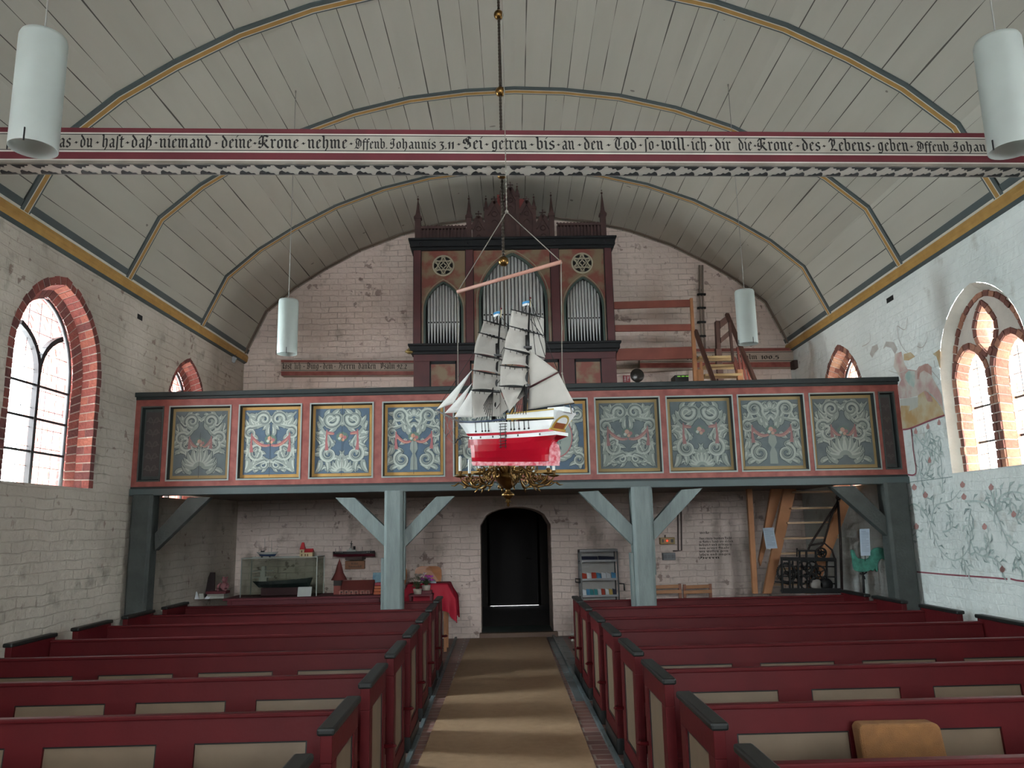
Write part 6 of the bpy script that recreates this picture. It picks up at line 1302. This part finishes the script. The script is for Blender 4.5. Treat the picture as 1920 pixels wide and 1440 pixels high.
block(570, 1118, 11.03, .19, .006, .125, mat('card_white', 'b9bfbc', .6), 'information_card', 'white card leaning against the glass case on the red table', 'card', .045, zb_=ztb+.001)
block(708, 1118, 11.52, .16, .01, .27, mat('poster_sea_blue', '4f7f9a', .6, col2='8fb0bb', nscale=10), 'blue_picture', 'blue picture leaning behind the orange stack beside the green post', 'picture', .06, zb_=ztb+.001)
for i in range(4): block(712, 1110, 11.1, .17-.01*i, .2, .035, mat('orange_book', 'b05a30', .6) if i != 3 else mat('pink_book', 'a83a4c', .6), 'book', ['bottom orange book of the stack next to the green post', 'second orange book from the bottom of the stack next to the green post', 'third orange book of the stack next to the green post', 'top pink book of the stack next to the green post'][i], 'book', zb_=ztb+.002+.039*i, group='books stacked by the post')
# left end of the table: books, bear, papers
for i, (w_, h, m) in enumerate(((.23, .03, PALE), (.23, .03, mat('book_grey', '8d8a82', .6)), (.27, .035, MAROON))):
    block(404, 1118, 11.0, w_, .18, h, m, 'book', ['pale book at the bottom of the pile under the bear', 'grey book in the middle of the pile under the bear', 'wide maroon book on top of the pile under the bear'][i], 'book', zb_=ztb+.001+[0, .031, .062][i], group='books under the bear')
zz0 = ztb+.098; p = T_(420, 1100, 11.08); PK = mat('plush_pink', '9c6a6c', .95, col2='85545a', nscale=30, bump=.5, bscale=200); t = thing('teddy_bear', 'small pink teddy bear sitting on the pile of books at left', 'teddy bear', (p.x, 11.08, zz0))
mb = MB(); mb.ball((p.x, 11.08, zz0+.06), .05, 16, sq=1.15); mb.ball((p.x+.01, 11.07, zz0+.145), .038, 16); mb.ball((p.x+.02, 11.035, zz0+.138), .016, 10)
for sx_ in (-1, 1): mb.ball((p.x+.01+sx_*.028, 11.08, zz0+.178), .013, 10); mb.tube([(p.x+sx_*.04, 11.07, zz0+.1), (p.x+sx_*.07, 11.05, zz0+.07), (p.x+sx_*.062, 11.02, zz0+.045)], [.016, .015, .017], 8); mb.tube([(p.x+sx_*.03, 11.06, zz0+.02), (p.x+sx_*.055, 10.99, zz0+.02), (p.x+sx_*.058, 10.985, zz0+.035)], [.02, .018, .02], 8)
mb.build('body', PK, t)
p = T_(388, 1117, 11.3); mb = MB(); mb.prism([(p.x-.12, 11.35, ztb), (p.x+.10, 11.3, ztb), (p.x+.05, 11.42, ztb+.33), (p.x-.02, 11.44, ztb+.33)], (.0, .03, 0)); mb.build('folded_screen', mat('dark_board', '2d2223', .8), label='dark pointed board leaning on the wall behind the bear', cat='board')
rnd = random.Random(3)
for i in range(7):
    px = 342+i*9; p = T_(px, 1120, 10.98); a = rnd.uniform(-.05, .05); mb = MB(); mb.prism([(p.x-.03, 10.98, ztb+.001), (p.x+.03, 10.99, ztb+.001), (p.x+.03+a, 11.02, ztb+.06+rnd.uniform(0, .05)), (p.x-.03+a, 11.02, ztb+.07)], (.0, .006, 0)); mb.build('leaflet', LC[0] if i % 2 else PALE, label='loose pale leaflet fanned out at the left end of the red table', cat='leaflet', group='fanned leaflets on the red table')
# bent plywood chairs and red clothed table
PLY = mat('plywood_chair', 'b3723c', .35, col2='9c602f', nscale=4, stretch=(.6, 1, 4))
for i, (xa_, xb_) in enumerate(((716, 763), (778, 828))):
    y = 12.05; a = hit(xa_, 1062, (0, y, 0), NY); b = hit(xb_, 1060, (0, y, 0), NY); bt = hit(xa_, 1093, (0, y, 0), NY); t = thing('plywood_chair', ['plywood chair mostly hidden behind the green gallery post', 'orange plywood chair with rounded back behind the red table'][i], 'chair', ((a.x+b.x)/2, y, 0), 'plywood chairs along the back wall')
    w_ = b.x-a.x; mb = MB(); P = []
    for k2 in range(24):
        th = 2*pi*k2/24; cc, ss = cos(th), sin(th); u = math.copysign(abs(cc)**.45, cc)*w_/2; v = math.copysign(abs(ss)**.45, ss)*.15; P.append(V3(((a.x+b.x)/2+u*(1-.06*(v < 0)), y+.02*(1-(2*u/w_)**2), a.z-.15+v)))
    mb.prism(P, (0, .012, 0)); mb.build('backrest', PLY, t)
    for x in (a.x+.06, b.x-.06): mb = MB(); mb.tube([(x, y+.05, 0), (x, y+.03, .46), (x, y+.02, a.z-.12)], .011, 8); mb.build('leg', CS, t); mb = MB(); mb.tube([(x, y-.36, 0), (x, y-.33, .44), (x, y, .44)], .011, 8); mb.build('leg', CS, t)
    MB().box(a.x+.03, b.x-.03, y-.38, y+.0, .445, .46).build('seat', PLY, t, bevel=.006)
RC = mat('red_tablecloth', 'b00f2e', .7, col2='9a0c28', nscale=3); ty0, ty1 = 11.15, 11.65
xa_, xb_ = hit(762, 1100, (0, ty0, 0), NY).x, hit(842, 1095, (0, ty0, 0), NY).x; zt4 = hit(820, 1093, (0, ty0+.2, 0), NY).z
t = thing('side_table', 'small table hidden under a red cloth left of the tower door', 'table', ((xa_+xb_)/2, 11.4, 0)); MB().box(xa_+.03, xb_-.03, ty0+.02, ty1-.02, zt4-.03, zt4-.004).build('tabletop', PINE, t)
for x in (xa_+.06, xb_-.06):
    for y in (ty0+.06, ty1-.06): MB().box(x-.02, x+.02, y-.02, y+.02, 0, zt4-.03).build('leg', PINE, t)
mb = MB(); per = []; N_ = 80; hw, hd = (xb_-xa_)/2, (ty1-ty0)/2; cx_, cy_ = (xa_+xb_)/2, (ty0+ty1)/2
rows_ = []
for j, (dz, ex, wv) in enumerate(((0, 0, 0), (-.02, .012, 0), (-.2, .03, .012), (-.36, .045, .022))):
    r = []
    for i in range(N_):
        th = 2*pi*i/N_; cc, ss = cos(th), sin(th); u = math.copysign(abs(cc)**.25, cc); v = math.copysign(abs(ss)**.25, ss); cr_ = abs(cc*ss)*2
        f = 1+(ex+wv*sin(i*1.3)+(.10 if j > 1 else 0)*cr_**3)/hw; r.append(V3((cx_+u*hw*f, cy_+v*hd*f, zt4+dz-(.16*cr_**4 if j == 3 else 0))))
    rows_.append(r)
vs = [p for r in rows_ for p in r]; mb.add(vs, [(j*N_+i, j*N_+(i+1) % N_, (j+1)*N_+(i+1) % N_, (j+1)*N_+i) for j in range(3) for i in range(N_)]+[tuple(range(N_))], 0, True); mb.build('tablecloth', RC, label='bright red cloth draped over the small table by the door', cat='tablecloth')
p = hit(800, 1092, (0, 11.35, 0), NY); mb = MB()
for i in range(4): mb.prism([V3((p.x-.12+.01*i, 11.3+.02*i, zt4+.003+.004*i)), V3((p.x+.14, 11.28, zt4+.003+.004*i)), V3((p.x+.1, 11.5, zt4+.02+.006*i)), V3((p.x-.1, 11.52, zt4+.015+.006*i))], (0, 0, .002))
mb.build('papers', mat('paper_white', 'c3ced8', .6), label='small pile of white papers lying on the red tablecloth', cat='papers')
# flower pots
def plant(px, pyb, y, z, lab, cols, n, h, seed, spread=.1, pot=True):
    rnd = random.Random(seed); p = hit(px, pyb, (0, y, 0), NY); c = V3((p.x, y, z)); t = thing('potted_flowers', lab, 'flowers', tuple(c))
    hp = .07 if pot else .02; MB().lathe([(0, 0), (.05, 0), (.062, hp), (.056, hp), (.05, hp*.8), (0, hp*.8)], c, 16).build('pot', mat('pot_cream', 'b5ada0', .5) if pot else mat('pot_dark', '3a332e', .6), t)
    st = MB(); lf = MB(); fl = [MB() for _ in cols]
    for i in range(n):
        a = rnd.uniform(0, 2*pi); r = spread*sqrt(rnd.random()); hh = h*rnd.uniform(.5, 1); q = c+V3((r*cos(a)*1.3, r*sin(a), hp+hh)); st.tube([c+V3((r*.2*cos(a), r*.2*sin(a), hp*.7)), c+V3((r*.5*cos(a), r*.5*sin(a), hp+hh*.6)), q], .002, 4)
        for k2 in range(3): b = rnd.uniform(0, 2*pi); l0 = c+V3((r*.6*cos(a), r*.6*sin(a), hp+hh*rnd.uniform(.1, .7))); d = V3((cos(b), sin(b), .3)); s_ = V3((-sin(b), cos(b), 0)); L_n = .05; lf.poly([l0, l0+d*L_n*.5+s_*.013, l0+d*L_n, l0+d*L_n*.5-s_*.013])
        f = fl[i % len(cols)]
        for k2 in range(6): b = k2*pi/3+a; d = V3((cos(b), sin(b)*.6, sin(b)*.5)); f.poly([q, q+d*.016+V3((0, 0, .012)), q+d*.028, q+d*.016-V3((0, 0, .008))])
        f.ball(q, .012, 6)
    st.build('stem', mat('stem_green', '4b5f3c', .7), t); lf.build('foliage', mat('leaf_dark', '43583a', .7, col2='5c7048'), t, fix=False)
    for f, m in zip(fl, cols): f.build('blossom', m, t, fix=False)
PW, PM = mat('blossom_pale', 'cdb6b0', .7), mat('blossom_magenta', 'b23a94', .7)
plant(783, 1118, 10.9, .80, 'pot of pale pink cut flowers beside the red cloth', [PW, mat('blossom_grey', '8d8579', .8)], 26, .2, 1, .09)
plant(799, 1116, 11.0, .84, 'small bunch of magenta flowers beside the red cloth', [PM, mat('blossom_violet', '9a4aa0', .7)], 22, .13, 2, .07)
fs = thing('flower_stand', 'low shelf that carries the flower pots in front of the red cloth', 'stand', (hit(790, 1118, (0, 10.95, 0), NY).x, 10.95, 0)); fx = ORG[fs.name].x
MB().box(fx-.16, fx+.16, 10.84, 11.09, .775, .798).build('shelf', MAROON, fs)
MB().box(fx+.0, fx+.14, 10.93, 11.08, .799, .838).build('riser', MAROON, fs)
for a_ in (-.14, .14): MB().box(fx+a_-.015, fx+a_+.015, 10.86, 11.07, 0, .775).build('leg', MAROON, fs)
pz = Zp(1082, 1222, .0); plant(1082, 1222, pz.y+.1, 0, 'white flowers in a dark pot on the floor at the end of the right pews', [mat('blossom_white', 'd9d9cf', .7)], 9, .22, 5, .08, False)

# ---------------------------------------------------------------- paintings on the right wall
nR = V3((1, -.03, 0)).normalized(); pR = V3((XR(8.8), 8.8, 0))
def RW(px, py, k_=0): return hit(px, py, pR-nR*(.003+.0007*k_), nR)
def stroke(mb, P, w_, m, k_=0, taper=True):
    Q = [RW(x, y, k_) for x, y in P]; sm = []
    for p, q, r_, s2 in zip([Q[0]]+Q, Q, Q[1:], Q[2:]+[Q[-1]]):
        for t_ in (0, .2, .4, .6, .8): sm.append(.5*((2*q)+(-p+r_)*t_+(2*p-5*q+4*r_-s2)*t_*t_+(-p+3*q-3*r_+s2)*t_**3))
    sm.append(Q[-1]); L = []; R_ = []
    for i, p in enumerate(sm):
        d = (sm[min(i+1, len(sm)-1)]-sm[max(i-1, 0)]); d = d.normalized() if d.length > 0 else V3((0, 1, 0)); nn = d.cross(nR); f = w_*(1-.6*i/len(sm) if taper else 1); L.append(p+nn*f); R_.append(p-nn*f)
    for i in range(len(sm)-1): mb.poly([L[i], L[i+1], R_[i+1], R_[i]], m)
    return sm
def c8(X, Y): return (1700+X/5.14, 880+Y/5.14)
def c9(X, Y): return (1600+X/4.235, 560+Y/4.235)
VM = [mat('vine_grey_green', '9fada9', .95, col2='b5c0bd', nscale=20, amt=.3), mat('bud_rose', 'b08580', .95), mat('line_rose', '8a4a54', .95), mat('vine_dark', '7f8e8b', .95, col2='a0adab', nscale=25, amt=.3)]
t = thing('vine_painting', 'faded wall painting of scrolling vines with rose buds under the right window', 'wall painting', tuple(RW(1800, 1080)))
mb = MB(); rnd = random.Random(11)
def vine(P, w_=.019, leaves=9, conv=c8, curl=1):
    sm = stroke(mb, [conv(*p) for p in P], w_*.6, 0, 1)
    for i in range(leaves):
        j = int((i+.5)/leaves*(len(sm)-2)); p = sm[j]; d = (sm[j+1]-p).normalized(); nn = d.cross(nR)*(1 if i % 2 else -1); L_n = rnd.uniform(.07, .14); w2 = L_n*.22
        q1 = p+nn*L_n*.5+d*L_n*.35; q2 = p+nn*L_n*.7+d*L_n; mb.poly([p-nR*.001, p+nn*w2+d*w2-nR*.001, q1+nn*w2*.8-nR*.001, q2-nR*.001, q1-nn*w2*.5-nR*.001], 3 if rnd.random() < .4 else 0)
for P in ([(5, 380), (60, 335), (130, 370), (200, 460), (240, 560), (280, 690), (350, 810), (440, 875), (530, 850), (600, 750), (612, 650), (605, 560)], [(200, 460), (180, 330), (200, 250)], [(240, 520), (250, 420), (300, 340), (430, 300), (520, 200)], [(340, 230), (345, 120), (340, 30)], [(345, 600), (400, 590), (440, 540), (430, 440), (380, 400)], [(612, 680), (660, 790), (740, 835), (800, 780), (790, 680), (760, 600)], [(740, 835), (820, 850), (880, 890), (930, 940)], [(560, 310), (700, 310), (790, 350), (860, 430), (930, 600), (990, 720), (1080, 790), (1120, 900)], [(860, 430), (880, 300), (960, 230), (1060, 220), (1130, 240)], [(860, 430), (830, 280), (800, 200)], [(930, 290), (990, 290), (1000, 340), (970, 360)], [(40, 650), (80, 620), (110, 560)], [(620, 380), (600, 480), (590, 560)], [(1050, 460), (1090, 460), (1130, 420)], [(120, 0), (140, 60), (190, 90), (230, 50)], [(540, 850), (570, 920), (610, 980)], [(1050, 840), (1070, 900), (1065, 960)]):
    vine(P, leaves=max(3, len(P)*2-1))
for X, Y in ((75, 170), (182, 245), (540, 145), (553, 262), (815, 170), (1033, 430), (752, 550), (95, 548), (922, 960), (350, -620) if False else (925, 962)):
    mb.poly([RW(*c8(X+a_*30, Y+b_*34), 3) for a_, b_ in ((-.6, -.4), (-.15, -1), (.3, -.5), (.75, -.2), (.6, .6), (0, 1), (-.7, .7), (-.9, 0))], 1)
stroke(mb, [c8(60, 985), c8(400, 1015), c8(760, 1040), c8(970, 1058)], .008, 2, 1, False); stroke(mb, [c8(1000, 1055), c8(1060, 1070), c8(1131, 1078)], .008, 2, 1, False); stroke(mb, [c8(0, 128), c8(220, 100), c8(440, 72)], .005, 3, 1, False)
mb.build('vines', VM, t, fix=False)
t = thing('rider_painting', 'faded fresco fragment of a camel and red figure beside the right window', 'wall painting', tuple(RW(1730, 800)))
mb = MB(); FM = [mat('fresco_ochre', 'ab8a5c', .95, col2='b5a98f', nscale=5, amt=.25), mat('fresco_rose', 'b0908a', .95, col2='bdb6ae', nscale=5, amt=.2), mat('fresco_teal', '96aca6', .95, col2='b4bab2', nscale=8, amt=.2), mat('fresco_red', 'a0756c', .95, col2='b39a92', nscale=6, amt=.3), VM[2], mat('fresco_grey', '9a948f', .95, col2='b4b0aa', nscale=9), mat('fresco_pale', 'b9b8b0', .95)]
for k_, (m, P) in enumerate(((0, [(375, 845), (440, 850), (505, 800), (520, 740), (570, 730), (640, 790), (690, 850), (725, 925), (600, 970), (460, 1030), (380, 1040)]), (1, [(330, 440), (380, 420), (405, 520), (430, 560), (500, 570), (520, 540), (575, 515), (620, 550), (625, 620), (700, 760), (715, 900), (690, 840), (640, 780), (575, 725), (510, 770), (440, 790), (370, 795), (345, 720), (380, 640), (320, 540)]), (3, [(505, 640), (510, 580), (540, 535), (590, 515), (622, 545), (622, 610), (595, 590), (560, 570), (530, 590), (520, 640)]), (2, [(410, 600), (440, 570), (488, 575), (492, 650), (480, 705), (450, 690), (412, 640)]), (0, [(400, 440), (455, 425), (490, 460), (440, 490), (400, 490)]), (5, [(130, 440), (150, 380), (190, 360), (200, 400), (170, 430), (150, 470)]), (5, [(235, 400), (260, 340), (320, 345), (350, 400), (330, 440), (300, 390), (260, 380)]), (3, [(560, 740), (575, 720), (620, 780), (630, 820), (590, 815)]), (0, [(630, 440), (690, 400), (690, 560), (660, 460)]), (6, [(370, 800), (440, 790), (515, 780), (512, 860), (440, 895), (450, 850), (375, 850)]))):
    mb.poly([RW(*c9(*p), k_*.5) for p in P], m)
stroke(mb, [c9(380, 1040), c9(450, 1030), c9(600, 970), c9(725, 925)], .009, 4, 8, False); stroke(mb, [c9(458, 1030), c9(475, 1200), c9(495, 1385), c9(420, 1395)], .009, 4, 8, False)
for P in ([(345, 215), (360, 320), (400, 400), (430, 430)], [(505, 380), (550, 385), (585, 320), (580, 260)], [(350, 215), (410, 245), (430, 150)], [(70, 380), (130, 340), (130, 270)], [(620, 570), (680, 640)], [(640, 490), (650, 550)]): stroke(mb, [c9(*p) for p in P], .006, 5, 8)
for P in ([(280, 570), (350, 590), (420, 570)], [(430, 680), (430, 780)], [(570, 725), (640, 780), (690, 860)]): stroke(mb, [c9(*p) for p in P], .005, 6, 9)
mb.build('fresco', FM, t, fix=False)
mb_ = MB(); mb = mb_; 
for P in ([(480, 1060), (540, 1150), (600, 1190), (690, 1260), (700, 1400)], [(690, 1100), (670, 1160), (690, 1260)], [(600, 1040), (610, 1120), (640, 1200)], [(540, 1400), (520, 1300), (545, 1210), (610, 1185)], [(580, 1400), (610, 1330), (600, 1280)]): vine(P, leaves=7, conv=c9)
for X, Y in ((495, 1050), (592, 1012), (680, 980), (605, 1280)): mb.poly([RW(*c9(X+a_*15, Y+b_*26), 3) for a_, b_ in ((-.9, .2), (0, -1), (.9, .2), (.7, .9), (-.7, .9))], 1)
t = thing('bud_vine_painting', 'small painted vine with rose buds between the gallery end and the right window', 'wall painting', tuple(RW(1750, 880))); mb.build('vines', VM, t, fix=False)
